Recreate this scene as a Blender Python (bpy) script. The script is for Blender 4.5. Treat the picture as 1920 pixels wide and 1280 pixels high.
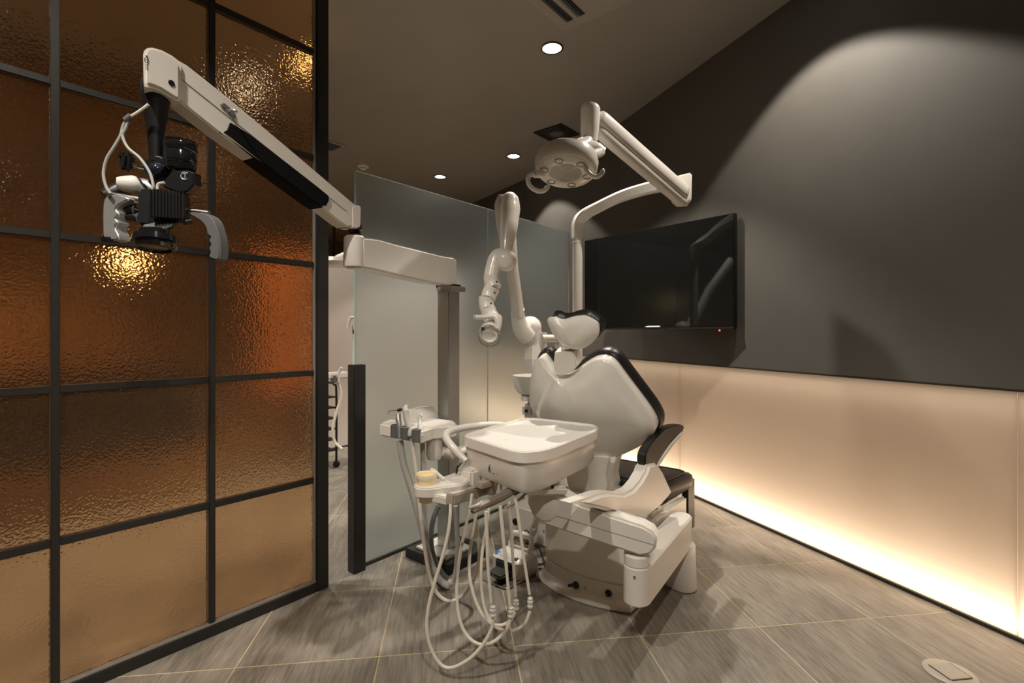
import bpy, bmesh, math, random
from mathutils import Vector as V, Matrix
random.seed(7)
for o in list(bpy.data.objects): bpy.data.objects.remove(o)
sc = bpy.context.scene
C = sc.collection
PI = math.pi
# ------------------------------------------------------------ camera, world, exposure
FP, Y0, H = 930.0, 626.0, 1.07            # focal length in px, horizon row, lens height
cd = bpy.data.cameras.new('camera'); cam = bpy.data.objects.new('camera', cd); C.objects.link(cam)
cam.location = (0, 0, H); cam.rotation_euler = (PI/2, 0, 0)
cd.sensor_fit = 'HORIZONTAL'; cd.sensor_width = 36; cd.lens = FP/1920*36
cd.shift_y = -(640-Y0)/1920; cd.clip_start = .05; cd.clip_end = 60
sc.camera = cam
w = bpy.data.worlds.new('world'); sc.world = w; w.use_nodes = True
w.node_tree.nodes['Background'].inputs[0].default_value = (1, .9, .78, 1)
w.node_tree.nodes['Background'].inputs[1].default_value = .05
sc.view_settings.view_transform = 'Standard'; sc.view_settings.look = 'None'
sc.view_settings.gamma = 1; sc.view_settings.use_curve_mapping = False
sc.view_settings.exposure = 0.55
cy = sc.cycles
cy.use_denoising = True; cy.max_bounces = 12; cy.transmission_bounces = 12; cy.transparent_max_bounces = 12
cy.sample_clamp_indirect = 4; cy.caustics_refractive = True; cy.caustics_reflective = False; cy.blur_glossy = .5
WARM = (1, .915, .80)
CEIL = 2.8
# name, x, y, energy, cone degrees, blend: recessed downlights; front, back, booth and beyond are unseen, added for their light
DOWN = [('main', .242, 3.0, 125, 100, .35), ('far', .0155, 4.82, 50, 101, .15), ('far', -.79, 5.45, 70, 120, .3),
        ('wash', 1.128, 2.223, 62, 101, .15), ('front', -.95, .45, 95, 125, .3), ('back', .35, -.35, 85, 130, .3),
        ('booth', -3.05, 2.3, 120, 130, .3), ('booth', -1.9, 3.5, 55, 130, .3), ('booth', -3.6, 1.3, 90, 130, .3),
        ('beyond', -3.3, 5.2, 120, 130, .3), ('beyond', -2.3, 6.4, 90, 130, .3)]
LED_LOW, LED_HIGH = 3.9, .40

# ------------------------------------------------------------ geometry helpers
def P(px, py, D): return V(((px-960)/FP*D, D, H-(py-Y0)/FP*D))          # pixel + distance along the view
def G(px, py, z=0): return P(px, py, (H-z)*FP/(py-Y0))                     # pixel on the level z
def HIT(px, py, p0, n):
    d = V(((px-960)/FP, 1, -(py-Y0)/FP)); c = V((0, 0, H))
    return c + d*((p0-c).dot(n)/d.dot(n))
UP = V((0, 0, 1)); FW = V((.637, .771, 0)); RT = V((.771, -.637, 0))       # along the booth screens / across them
B0 = V((.28, 2.04, 0))
def CF(s, r, z): return B0 + FW*s + RT*r + UP*z                            # chair frame

def bnew(): return bmesh.new()
def merge(bm, t):
    m = {}
    for v in t.verts: m[v] = bm.verts.new(v.co)
    for f in t.faces:
        try: bm.faces.new([m[v] for v in f.verts])
        except ValueError: pass
    t.free()
def add_box(bm, c, hs, ax=(V((1,0,0)), V((0,1,0)), V((0,0,1))), bev=0, seg=2, taper=1):
    t = bnew(); vs = []
    for k in (-1, 1):
        tp = taper if k == 1 else 1
        for i, j in ((-1,-1),(1,-1),(1,1),(-1,1)):
            vs.append(t.verts.new(c + ax[0]*hs[0]*i*tp + ax[1]*hs[1]*j*tp + ax[2]*hs[2]*k))
    for q in ((3,2,1,0),(4,5,6,7),(0,1,5,4),(1,2,6,5),(2,3,7,6),(3,0,4,7)): t.faces.new([vs[i] for i in q])
    if bev: bmesh.ops.bevel(t, geom=t.edges[:], offset=bev, segments=seg, affect='EDGES', clamp_overlap=True)
    bmesh.ops.recalc_face_normals(t, faces=t.faces[:]); merge(bm, t)
AFR = (FW, RT, UP)
def add_bar(bm, a, b, w, h, up=UP, bev=0, seg=2):                          # box from a to b, w across, h high
    d = (b-a); L = d.length; d = d/L; x = d.cross(up).normalized(); u = x.cross(d).normalized()
    add_box(bm, (a+b)/2, (L/2, w/2, h/2), (d, x, u), bev, seg)
def cat_closed(pts, n=4):
    out = []; N = len(pts)
    for i in range(N):
        p0, p1, p2, p3 = pts[i-1], pts[i], pts[(i+1) % N], pts[(i+2) % N]
        for k in range(n):
            t = k/n
            out.append(.5*((2*p1)+(p2-p0)*t+(2*p0-5*p1+4*p2-p3)*t*t+(3*p1-p0-3*p2+p3)*t*t*t))
    return out
def cat_open(pts, n=6):
    out = []; N = len(pts)
    for i in range(N-1):
        p1, p2 = pts[i], pts[i+1]; p0 = pts[i-1] if i else p1*2-p2; p3 = pts[i+2] if i+2 < N else p2*2-p1
        for k in range(n):
            t = k/n
            out.append(.5*((2*p1)+(p2-p0)*t+(2*p0-5*p1+4*p2-p3)*t*t+(3*p1-p0-3*p2+p3)*t*t*t))
    out.append(pts[-1]); return out
def add_prism(bm, pts, ext, bf=0, bb=0, seg=3):
    """polygon pts (front) pushed along ext; bf / bb round the front / back rim"""
    t = bnew(); a = [t.verts.new(p) for p in pts]; b = [t.verts.new(p+ext) for p in pts]; N = len(a)
    fa = t.faces.new(a); fb = t.faces.new(b[::-1])
    for i in range(N): t.faces.new((a[i], b[i], b[(i+1) % N], a[(i+1) % N]))
    bmesh.ops.recalc_face_normals(t, faces=t.faces[:])
    if bf: bmesh.ops.bevel(t, geom=list(fa.edges), offset=bf, segments=seg, affect='EDGES', clamp_overlap=True)
    if bb:
        ids = set(b)
        e = [e for e in t.edges if e.verts[0] in ids and e.verts[1] in ids]
        bmesh.ops.bevel(t, geom=e, offset=bb, segments=seg, affect='EDGES', clamp_overlap=True)
    bmesh.ops.recalc_face_normals(t, faces=t.faces[:]); merge(bm, t)
def add_loft(bm, rings, cap0=True, cap1=True, closed=True):
    t = bnew(); R = [[t.verts.new(p) for p in r] for r in rings]; N = len(R[0])
    for a, b in zip(R, R[1:]):
        for i in range(N if closed else N-1): t.faces.new((a[i], a[(i+1) % N], b[(i+1) % N], b[i]))
    if cap0: t.faces.new(R[0][::-1])
    if cap1: t.faces.new(R[-1])
    bmesh.ops.recalc_face_normals(t, faces=t.faces[:]); merge(bm, t)
def frame(d):
    d = d.normalized(); a = V((0,0,1)) if abs(d.z) < .9 else V((1,0,0))
    x = d.cross(a).normalized(); return x, d.cross(x).normalized()
def add_tube(bm, pts, r, n=12, sm=0, cap=True, flat=1):
    if sm: 
        N0 = len(pts); rr = r if isinstance(r, (list, tuple)) else None
        pts = cat_open(pts, sm)
        if rr:
            q = []
            for i in range(N0-1):
                for k in range(sm): q.append(rr[i]+(rr[i+1]-rr[i])*k/sm)
            q.append(rr[-1]); r = q
    N = len(pts); rs = r if isinstance(r, (list, tuple)) else [r]*N
    rings = []; x = None
    for i in range(N):
        d = (pts[min(i+1, N-1)]-pts[max(i-1, 0)]).normalized()
        if x is None: x, y = frame(d)
        else: x = (x-d*x.dot(d)).normalized(); y = d.cross(x)
        rings.append([pts[i]+(x*math.cos(2*PI*k/n)+y*math.sin(2*PI*k/n)*flat)*rs[i] for k in range(n)])
    add_loft(bm, rings, cap, cap)
def add_lathe(bm, c, axis, prof, n=32):
    x, y = frame(axis); d = axis.normalized()
    rings = [[c+d*h+(x*math.cos(2*PI*k/n)+y*math.sin(2*PI*k/n))*max(r, 1e-4) for k in range(n)] for r, h in prof]
    add_loft(bm, rings)
def add_ball(bm, c, r, n=20, axis=UP, sq=1):
    add_lathe(bm, c, axis, [(r*math.sin(PI*k/12), -r*sq*math.cos(PI*k/12)) for k in range(13)], n)
def link(name, bm, mat, parent=None, label=None, cat=None, group=None, kind=None, ang=35):
    bmesh.ops.recalc_face_normals(bm, faces=bm.faces[:])
    me = bpy.data.meshes.new(name); bm.to_mesh(me); bm.free()
    for p in me.polygons: p.use_smooth = True
    me.set_sharp_from_angle(angle=math.radians(ang))
    me.materials.append(M[mat])
    o = bpy.data.objects.new(name, me); C.objects.link(o); put(o, parent)
    return tag(o, label, cat, group, kind)
def put(o, parent):
    if parent is not None:
        o.parent = parent; o.matrix_parent_inverse = WM(parent).inverted()
def WM(o):
    m = Matrix.Translation(o.location) @ o.rotation_euler.to_matrix().to_4x4()
    return (WM(o.parent) @ o.matrix_parent_inverse @ m) if o.parent else m
def tag(o, label=None, cat=None, group=None, kind=None):
    if label: o['label'] = label
    if cat: o['category'] = cat
    if group: o['group'] = group
    if kind: o['kind'] = kind
    return o
def root(name, loc, label=None, cat=None, group=None, kind=None):
    o = bpy.data.objects.new(name, None); C.objects.link(o); o.location = loc; o.empty_display_size = .1
    return tag(o, label, cat, group, kind)
def boxo(name, mat, parent, c, hs, ax=(V((1,0,0)), V((0,1,0)), V((0,0,1))), bev=0, **k):
    bm = bnew(); add_box(bm, c, hs, ax, bev); return link(name, bm, mat, parent, **k)
def tubeo(name, mat, parent, pts, r, n=12, sm=6, **k):
    bm = bnew(); add_tube(bm, pts, r, n, sm); return link(name, bm, mat, parent, **k)
def lato(name, mat, parent, c, axis, prof, n=32, **k):
    bm = bnew(); add_lathe(bm, c, axis, prof, n); return link(name, bm, mat, parent, **k)
def prismo(name, mat, parent, pts, ext, bf=0, bb=0, seg=3, **k):
    bm = bnew(); add_prism(bm, pts, ext, bf, bb, seg); return link(name, bm, mat, parent, **k)

# ------------------------------------------------------------ materials
M = {}
def mat(name, col, rough=.5, metal=0, coat=0, noise=0, nscale=20, bump=0, bscale=200, trans=0, ior=1.45, emit=None, estr=0, spec=.5):
    m = bpy.data.materials.new(name); m.use_nodes = True; nt = m.node_tree; b = nt.nodes['Principled BSDF']
    b.inputs['Base Color'].default_value = (*col, 1); b.inputs['Roughness'].default_value = rough
    b.inputs['Metallic'].default_value = metal; b.inputs['Coat Weight'].default_value = coat; b.inputs['Coat Roughness'].default_value = .05
    b.inputs['Transmission Weight'].default_value = trans; b.inputs['IOR'].default_value = ior
    b.inputs['Specular IOR Level'].default_value = spec
    if emit: b.inputs['Emission Color'].default_value = (*emit, 1); b.inputs['Emission Strength'].default_value = estr
    tc = nt.nodes.new('ShaderNodeTexCoord')
    if noise:
        n = nt.nodes.new('ShaderNodeTexNoise'); n.inputs['Scale'].default_value = nscale; n.inputs['Detail'].default_value = 5
        nt.links.new(tc.outputs['Object'], n.inputs['Vector'])
        r = nt.nodes.new('ShaderNodeValToRGB')
        r.color_ramp.elements[0].position = .3; r.color_ramp.elements[1].position = .7
        r.color_ramp.elements[0].color = (*[c*(1-noise) for c in col], 1); r.color_ramp.elements[1].color = (*[min(1, c*(1+noise)) for c in col], 1)
        nt.links.new(n.outputs['Fac'], r.inputs['Fac']); nt.links.new(r.outputs['Color'], b.inputs['Base Color'])
    if bump:
        n2 = nt.nodes.new('ShaderNodeTexNoise'); n2.inputs['Scale'].default_value = bscale; n2.inputs['Detail'].default_value = 3
        nt.links.new(tc.outputs['Object'], n2.inputs['Vector'])
        bp = nt.nodes.new('ShaderNodeBump'); bp.inputs['Strength'].default_value = bump; bp.inputs['Distance'].default_value = .01
        nt.links.new(n2.outputs['Fac'], bp.inputs['Height']); nt.links.new(bp.outputs['Normal'], b.inputs['Normal'])
    M[name] = m; return m
mat('white', (.74, .70, .645), .28, coat=.35, noise=.015, nscale=4)
mat('white_satin', (.72, .685, .63), .45, noise=.015, nscale=4)
mat('white_clear', (.70, .67, .62), .12, coat=.6, noise=.015)
mat('grey_plastic', (.44, .43, .41), .45, noise=.03)
mat('pale_grey', (.62, .60, .56), .5, noise=.02)
mat('taupe', (.36, .31, .26), .5, noise=.05)
mat('dark_taupe', (.15, .125, .105), .45, noise=.05)
mat('black_metal', (.020, .018, .016), .45, noise=.1, nscale=30)
mat('black_plastic', (.010, .010, .011), .4, noise=.1)
mat('black_gloss', (.010, .010, .011), .12, coat=.5, noise=.1)
mat('black_matte', (.006, .006, .006), .75, noise=.1, spec=.15)
mat('black_rubber', (.02, .02, .02), .7, noise=.1)
mat('leather', (.014, .0125, .0115), .33, noise=.15, nscale=40, bump=.12, bscale=260)
mat('brushed_steel', (.62, .58, .53), .28, metal=1, noise=.05, nscale=60)
mat('satin_steel', (.46, .43, .38), .48, metal=.5, noise=.04, nscale=80)
mat('chrome', (.75, .74, .72), .12, metal=1, noise=.02)
mat('aluminium', (.50, .49, .47), .38, metal=.85, noise=.03, nscale=60)
mat('silver_paint', (.42, .42, .41), .35, metal=.5, noise=.04)
mat('ceiling', (.32, .292, .255), .38, noise=.03, nscale=3)
mat('wall_dark', (.088, .081, .071), .62, noise=.04, nscale=6, bump=.03, bscale=300)
mat('grout', (.50, .42, .25), .8, noise=.1, nscale=30)
mat('hose_white', (.74, .69, .61), .4, noise=.02)
mat('hose_grey', (.42, .41, .39), .5, noise=.05)
mat('hose_dark', (.13, .13, .13), .5, noise=.05)
mat('cup_yellow', (.86, .70, .38), .5, noise=.03)
mat('cup_pale', (.84, .76, .56), .5, noise=.02)
mat('paper_white', (.85, .82, .76), .6, noise=.02)
mat('blue', (.02, .18, .62), .3, noise=.05)
mat('red_led', (.6, .02, .02), .4, emit=(1, .05, .03), estr=4, noise=.02)
mat('ball_blue', (.035, .04, .065), .15, metal=.6, noise=.05)
mat('glass_edge', (.35, .52, .52), .2, noise=.03)
mat('led_disc', (1, 1, 1), .5, emit=(1, .95, .86), estr=6, noise=.01)
mat('lamp_glow', (1, .8, .5), .5, emit=(1, .62, .25), estr=9, noise=.01)
mat('pink_screen', (.74, .66, .61), .35, noise=.02, nscale=2)
mat('orange_glow_board', (.62, .22, .06), .5, noise=.08, nscale=3)
mat('clear_plastic', (.95, .93, .9), .03, trans=1, ior=1.25, noise=.01)
mat('lens_grey', (.20, .19, .175), .15, coat=.8, noise=.05)
mat('lens', (.05, .05, .06), .05, coat=1, noise=.05)
mat('pearl_lens', (.62, .57, .51), .15, coat=.8, noise=.03)
mat('ink', (.03, .028, .025), .6, noise=.05)
mat('ink_soft', (.25, .235, .21), .6, noise=.05)
mat('cavity_white', (.55, .50, .44), .7, noise=.01)
mat('screen_black', (.006, .0065, .006), .045, noise=.1, spec=.55)
mat('wood', (.34, .22, .13), .5, noise=.3, nscale=8)

def tile_material():
    m = bpy.data.materials.new('floor_tile'); m.use_nodes = True; nt = m.node_tree; b = nt.nodes['Principled BSDF']; L = nt.links.new
    tc = nt.nodes.new('ShaderNodeTexCoord'); oi = nt.nodes.new('ShaderNodeObjectInfo')
    mu = nt.nodes.new('ShaderNodeMath'); mu.operation = 'MULTIPLY'; mu.inputs[1].default_value = 37
    L(oi.outputs['Random'], mu.inputs[0])
    ad = nt.nodes.new('ShaderNodeVectorMath'); ad.operation = 'ADD'; L(tc.outputs['Object'], ad.inputs[0]); L(mu.outputs[0], ad.inputs[1])
    def ns(scale, sc3, det):
        mp = nt.nodes.new('ShaderNodeMapping'); mp.inputs['Scale'].default_value = sc3; mp.inputs['Rotation'].default_value = (0, 0, -.10)
        L(ad.outputs[0], mp.inputs['Vector']); n = nt.nodes.new('ShaderNodeTexNoise'); n.inputs['Scale'].default_value = scale
        n.inputs['Detail'].default_value = det; n.inputs['Roughness'].default_value = .65; L(mp.outputs[0], n.inputs['Vector']); return n
    a = ns(13, (8, .7, 1), 8); c = ns(3, (1.6, .6, 1), 3)
    mx = nt.nodes.new('ShaderNodeMix'); mx.data_type = 'FLOAT'; mx.inputs[0].default_value = .45
    L(a.outputs['Fac'], mx.inputs[2]); L(c.outputs['Fac'], mx.inputs[3])
    r = nt.nodes.new('ShaderNodeValToRGB'); r.color_ramp.elements[0].position = .38; r.color_ramp.elements[1].position = .62
    r.color_ramp.elements[0].color = (.125, .110, .090, 1); r.color_ramp.elements[1].color = (.290, .258, .215, 1)
    L(mx.outputs[0], r.inputs['Fac']); L(r.outputs['Color'], b.inputs['Base Color'])
    b.inputs['Roughness'].default_value = .5
    bp = nt.nodes.new('ShaderNodeBump'); bp.inputs['Strength'].default_value = .12; bp.inputs['Distance'].default_value = .004
    L(a.outputs['Fac'], bp.inputs['Height']); L(bp.outputs['Normal'], b.inputs['Normal'])
    M['floor_tile'] = m
tile_material()

def amber_material():
    m = bpy.data.materials.new('amber_glass'); m.use_nodes = True; nt = m.node_tree; L = nt.links.new
    b = nt.nodes['Principled BSDF']; b.inputs['Base Color'].default_value = (.82, .57, .345, 1)
    b.inputs['Roughness'].default_value = .14; b.inputs['Transmission Weight'].default_value = 1; b.inputs['IOR'].default_value = 1.38
    tc = nt.nodes.new('ShaderNodeTexCoord')
    v = nt.nodes.new('ShaderNodeTexVoronoi'); v.feature = 'SMOOTH_F1'; v.inputs['Scale'].default_value = 140; v.inputs['Smoothness'].default_value = .7
    n = nt.nodes.new('ShaderNodeTexNoise'); n.inputs['Scale'].default_value = 95; n.inputs['Detail'].default_value = 2
    L(tc.outputs['Object'], v.inputs['Vector']); L(tc.outputs['Object'], n.inputs['Vector'])
    ad = nt.nodes.new('ShaderNodeMath'); ad.operation = 'ADD'; L(v.outputs['Distance'], ad.inputs[0]); L(n.outputs['Fac'], ad.inputs[1])
    bp = nt.nodes.new('ShaderNodeBump'); bp.inputs['Strength'].default_value = .23; bp.inputs['Distance'].default_value = .006
    L(ad.outputs[0], bp.inputs['Height']); L(bp.outputs['Normal'], b.inputs['Normal'])
    tr = nt.nodes.new('ShaderNodeBsdfTranslucent'); tr.inputs['Color'].default_value = (.62, .36, .17, 1); L(bp.outputs['Normal'], tr.inputs['Normal'])
    mx = nt.nodes.new('ShaderNodeMixShader'); mx.inputs[0].default_value = .03
    L(b.outputs[0], mx.inputs[1]); L(tr.outputs[0], mx.inputs[2]); L(mx.outputs[0], nt.nodes['Material Output'].inputs['Surface'])
    M['amber_glass'] = m
amber_material()
def frosted_material():
    m = bpy.data.materials.new('frosted_glass'); m.use_nodes = True; nt = m.node_tree; L = nt.links.new
    b = nt.nodes['Principled BSDF']; b.inputs['Base Color'].default_value = (.80, .90, .925, 1)
    b.inputs['Roughness'].default_value = .32; b.inputs['Transmission Weight'].default_value = 1; b.inputs['IOR'].default_value = 1.3
    tc = nt.nodes.new('ShaderNodeTexCoord'); n = nt.nodes.new('ShaderNodeTexNoise'); n.inputs['Scale'].default_value = 400
    L(tc.outputs['Object'], n.inputs['Vector'])
    bp = nt.nodes.new('ShaderNodeBump'); bp.inputs['Strength'].default_value = .05; L(n.outputs['Fac'], bp.inputs['Height']); L(bp.outputs[0], b.inputs['Normal'])
    tr = nt.nodes.new('ShaderNodeBsdfTranslucent'); tr.inputs['Color'].default_value = (.80, .82, .80, 1)
    df = nt.nodes.new('ShaderNodeBsdfDiffuse'); df.inputs['Color'].default_value = (.70, .71, .69, 1)
    m1 = nt.nodes.new('ShaderNodeMixShader'); m1.inputs[0].default_value = .5; L(tr.outputs[0], m1.inputs[1]); L(df.outputs[0], m1.inputs[2])
    mx = nt.nodes.new('ShaderNodeMixShader'); mx.inputs[0].default_value = .035
    L(b.outputs[0], mx.inputs[1]); L(m1.outputs[0], mx.inputs[2]); L(mx.outputs[0], nt.nodes['Material Output'].inputs['Surface'])
    M['frosted_glass'] = m
frosted_material()
def panel_material():
    m = bpy.data.materials.new('backlit_panel'); m.use_nodes = True; nt = m.node_tree; L = nt.links.new
    b = nt.nodes['Principled BSDF']; b.inputs['Base Color'].default_value = (.50, .40, .31, 1); b.inputs['Roughness'].default_value = .06
    tc = nt.nodes.new('ShaderNodeTexCoord'); n = nt.nodes.new('ShaderNodeTexNoise'); n.inputs['Scale'].default_value = 1.5
    L(tc.outputs['Object'], n.inputs['Vector'])
    r = nt.nodes.new('ShaderNodeValToRGB'); r.color_ramp.elements[0].color = (.60, .475, .37, 1); r.color_ramp.elements[1].color = (.64, .505, .39, 1)
    L(n.outputs['Fac'], r.inputs['Fac'])
    tr = nt.nodes.new('ShaderNodeBsdfTranslucent'); L(r.outputs['Color'], tr.inputs['Color'])
    mx = nt.nodes.new('ShaderNodeMixShader'); mx.inputs[0].default_value = .55
    L(b.outputs[0], mx.inputs[1]); L(tr.outputs[0], mx.inputs[2]); L(mx.outputs[0], nt.nodes['Material Output'].inputs['Surface'])
    M['backlit_panel'] = m
panel_material()

# ------------------------------------------------------------ lamps in the ceiling
def spot(parent, loc, e, cone, blend, aim=None):
    l = bpy.data.lights.new('lamp', 'SPOT'); l.energy = e; l.spot_size = math.radians(cone); l.spot_blend = blend
    l.shadow_soft_size = .035; l.color = WARM
    o = bpy.data.objects.new('lamp', l); C.objects.link(o); o.location = loc; put(o, parent)
    if aim: o.rotation_euler = aim.to_track_quat('-Z', 'Y').to_euler()
LAB = {'main': ['round white recessed downlight nearest the viewer, above the dental lamp'],
       'far': ['small white recessed downlight just left of the dental lamp head', 'farthest small recessed downlight, above the frosted glass screen']}
nf = nb = 0
for k, x, y, e, cone, bl in DOWN:
    lab = {'main': LAB['main'][0], 'wash': 'recessed downlight over the bare dark wall, above the frame', 'front': 'unseen downlight added to light the microscope, above the frame',
           'back': 'unseen downlight added behind the viewer', 'scallop': 'recessed downlight lighting the far stretch of dark wall',
           'booth': 'unseen downlight added in the neighbouring booth behind the amber glass', 'beyond': 'unseen downlight added beyond the second booth'}.get(k)
    if k == 'far': lab = LAB['far'][nf]; nf += 1
    if k in ('booth', 'beyond'): nb += 1; lab += (', nearest the microscope', ', nearest the black cart', ', farthest left', ', at left', ', at right')[nb-1]
    grp = 'recessed downlights in the ceiling'
    t = root('downlight', (x, y, CEIL), lab, 'light', grp)
    c = V((x, y, CEIL)); R_ = .058
    lato('trim_ring', 'black_gloss', t, c, -UP, [(R_*1.18, -.002), (R_*1.18, .005), (R_, .007), (R_*.97, .003), (R_*.9, .002)], 28)
    lato('lens', 'led_disc', t, c, -UP, [(R_*.96, .001), (R_*.96, .004), (.001, .005)], 28)
    spot(t, (x, y, CEIL-.02), e, cone, bl)

# ------------------------------------------------------------ floor
TS = .4508; th = -.1243
D4 = V((math.cos(th), -math.sin(th), 0)); D3 = V((math.sin(th), math.cos(th), 0)); T0 = V((-.8876, 1.591, 0))
fl = boxo('floor', 'grout', None, V((-.5, 3, -.03)), (5.0, 5.6, .0294), kind='structure')
bm = bnew(); add_box(bm, V((0, 0, -.004)), (TS/2-.0013, TS/2-.0013, .004), bev=.0012, seg=1)
me = bpy.data.meshes.new('tile'); bm.to_mesh(me); bm.free(); me.materials.append(M['floor_tile'])
rest = bnew(); cnt = 0; cand = []
for i in range(-10, 11):
    for j in range(-9, 15):
        c = T0 + D4*((i+.5)*TS) + D3*((j+.5)*TS)
        if abs(c.x+.5) > 4.7 or not (-2.3 < c.y < 8.3): continue
        cand.append((c, 0 if (c.y > .5 and abs(c.x/(c.y+.4)) < 1.25) else 1, c.length))
cand.sort(key=lambda q: (q[1], q[2]))
for n_, (c, f_, l_) in enumerate(cand):
    if f_ == 0 and n_ < 250:
        o = bpy.data.objects.new('tile', me); C.objects.link(o); o.location = c; o.rotation_euler = (0, 0, -th); put(o, None)
        o.parent = fl
    else: add_box(rest, c+V((0, 0, -.004)), (TS/2-.0013, TS/2-.0013, .004), (D4, D3, UP))
link('tile_field', rest, 'floor_tile', fl, kind='stuff')
# ------------------------------------------------------------ ceiling, right wall, back wall
boxo('ceiling', 'ceiling', None, V((-.5, 3, CEIL+.05)), (5.0, 5.6, .05), kind='structure')
W0 = V((1.197, 3.273, 0)); WU = V((-.348, .9375, 0)).normalized(); WN = V((-WU.y, WU.x, 0))   # WN looks into the room
BEND = W0 + WU*.85; BEND2 = V((.172, 5.53, 0)); WEND = V((-1.35, 7.85, 0))
ZP = .877
wall = root('wall_right', W0, kind='structure')
def seg_wall(name, a, b, z0, z1, off, thick, m, parent, bev=0):
    d = (b-a).normalized(); n = V((-d.y, d.x, 0))
    bm = bnew(); add_box(bm, (a+b)/2 + n*(off-thick/2) + UP*(z0+z1)/2, ((b-a).length/2, thick/2, (z1-z0)/2), (d, n, UP), bev)
    return link(name, bm, m, parent)
segs = [(W0-WU*5.4, BEND), (BEND, BEND2), (BEND2, WEND)]
for a, b in segs:
    seg_wall('upper_wall', a, b, ZP, CEIL, .012, .10, 'wall_dark', wall)
    d = (b-a).normalized()
    seg_wall('edge_strip', a, b, ZP-.008, ZP, .014, .10, 'black_metal', wall)
    seg_wall('cavity_back', a, b, 0, ZP, -.17, .03, 'cavity_white', wall)
    seg_wall('base_channel', a, b, 0, .014, .012, .03, 'black_metal', wall)
def panel(a, b):
    d = (b-a).normalized(); n = V((-d.y, d.x, 0)); t = .006
    bm = bnew(); q = [a+d*.0015+UP*.014, b-d*.0015+UP*.014, b-d*.0015+UP*(ZP-.002), a+d*.0015+UP*(ZP-.002)]
    f = [bm.verts.new(p) for p in q]; r = [bm.verts.new(p-n*t) for p in q]
    bm.faces.new(f)
    for i in range(4): bm.faces.new((f[i], r[i], r[(i+1) % 4], f[(i+1) % 4]))
    me = bpy.data.meshes.new('panel'); bm.to_mesh(me); bm.free(); me.materials.append(M['backlit_panel'])
    o = bpy.data.objects.new('panel', me); C.objects.link(o); put(o, wall)
def led(a, b, z, e, ang, back=.07):
    d = (b-a).normalized(); n = V((-d.y, d.x, 0)); l = bpy.data.lights.new('led_strip', 'AREA'); l.shape = 'RECTANGLE'
    l.size = (b-a).length; l.size_y = .05; l.energy = e*(b-a).length; l.color = (1, .90, .76)
    o = bpy.data.objects.new('led_strip', l); C.objects.link(o)
    aim = (UP*math.cos(ang)+n*math.sin(ang)).normalized(); zz = -aim; yy = zz.cross(d)
    o.matrix_world = Matrix((( d.x, yy.x, zz.x, 0), (d.y, yy.y, zz.y, 0), (d.z, yy.z, zz.z, 0), (0, 0, 0, 1))).copy()
    loc = (a+b)/2 - n*back + UP*z
    o.rotation_euler = Matrix(((d.x, yy.x, zz.x), (d.y, yy.y, zz.y), (d.z, yy.z, zz.z))).to_euler(); o.location = loc; put(o, wall)
for k in range(-3, 1): panel(W0+WU*(.1328-1.774+1.774*k), W0+WU*(.1328+1.774*k)) if k > -3 else None
panel(W0+WU*.1328, BEND)
for a, b in segs[1:]:
    L_ = (b-a).length; k = 0
    while k < L_-.1: panel(a+(b-a)*(k/L_), a+(b-a)*(min(k+1.774, L_)/L_)); k += 1.774
for a, b in segs:
    led(a, b, .022, LED_LOW, .35); led(a, b, ZP-.03, LED_HIGH, PI-.5)
boxo('wall_back', 'wall_dark', None, V((-.5, -2.45, 1.4)), (5, .05, 1.4), kind='structure')
boxo('wall_far', 'wall_dark', None, V((-.5, 8.5, 1.4)), (5, .05, 1.4), kind='structure')
boxo('wall_side', 'wood', None, V((-5.4, 3, 1.4)), (.05, 5.5, 1.4), kind='structure')

# ------------------------------------------------------------ glazed partitions of amber glass in black steel
ZT = [.035, .461, .908, 1.358, 1.803, 2.243, 2.69]
def amber_wall(name, A, w, cols, panes_only=False):
    r = root(name, A, kind='structure'); n = V((w.y, -w.x, 0))                # n across the wall
    if n.dot(-A) < 0: n = -n
    ax = (w, n, UP)
    def bar(nm, t0, t1, z0, z1, dep=.034, bev=.002): boxo(nm, 'black_metal', r, A+w*(t0+t1)/2+UP*(z0+z1)/2, ((t1-t0)/2, dep/2, (z1-z0)/2), ax, bev)
    end = cols[-1]
    bar('end_post', -.004, .046, 0, CEIL, .05)
    bar('bottom_rail', .046, end, 0, .036, .05); bar('top_rail', .046, end, CEIL-.05, CEIL, .05)
    boxo('glazing_bead', 'aluminium', r, A+w*(.046+end)/2+UP*.041+n*.008, ((end-.046)/2, .010, .005), ax, .002)
    boxo('glazing_bead', 'silver_paint', r, A+w*.051+UP*1.39+n*.006, (.004, .006, 1.35), ax, .001)
    for c in cols[:-1]: bar('mullion', c-.010, c+.010, .036, CEIL-.05)
    e = [.056]+cols
    zz = [.046]+ZT[1:]+[CEIL-.05]
    for i in range(len(cols)):
        a, b = e[i]+(.010 if i else 0), cols[i]-(.010 if i < len(cols)-1 else 0)
        for z in ZT[1:]: bar('transom', a, b, z-.011, z+.011, .03)
        for q in range(len(zz)-1):
            z0, z1 = zz[q]+(.010 if q else 0), zz[q+1]-.010
            boxo('pane', 'amber_glass', r, A+w*(a+b)/2+UP*(z0+z1)/2, ((b-a)/2, .0025, (z1-z0)/2), ax)
    return r
AW = V((-.637, -.771, 0))
amber_wall('wall_left', V((-.797, 2.111, 0)), AW, [.439, .853, 1.268, 1.683, 2.1])
N2 = V((-.771, .637, 0))                                                   # towards the neighbouring booth
amber_wall('wall_booth', V((-1.80, 4.46, 0)), AW, [.439, .853, 1.268, 1.683, 2.1])
amber_wall('wall_rear', V((-1.75, 7.05, 0)), AW, [.439, .853, 1.268, 1.683])
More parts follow.
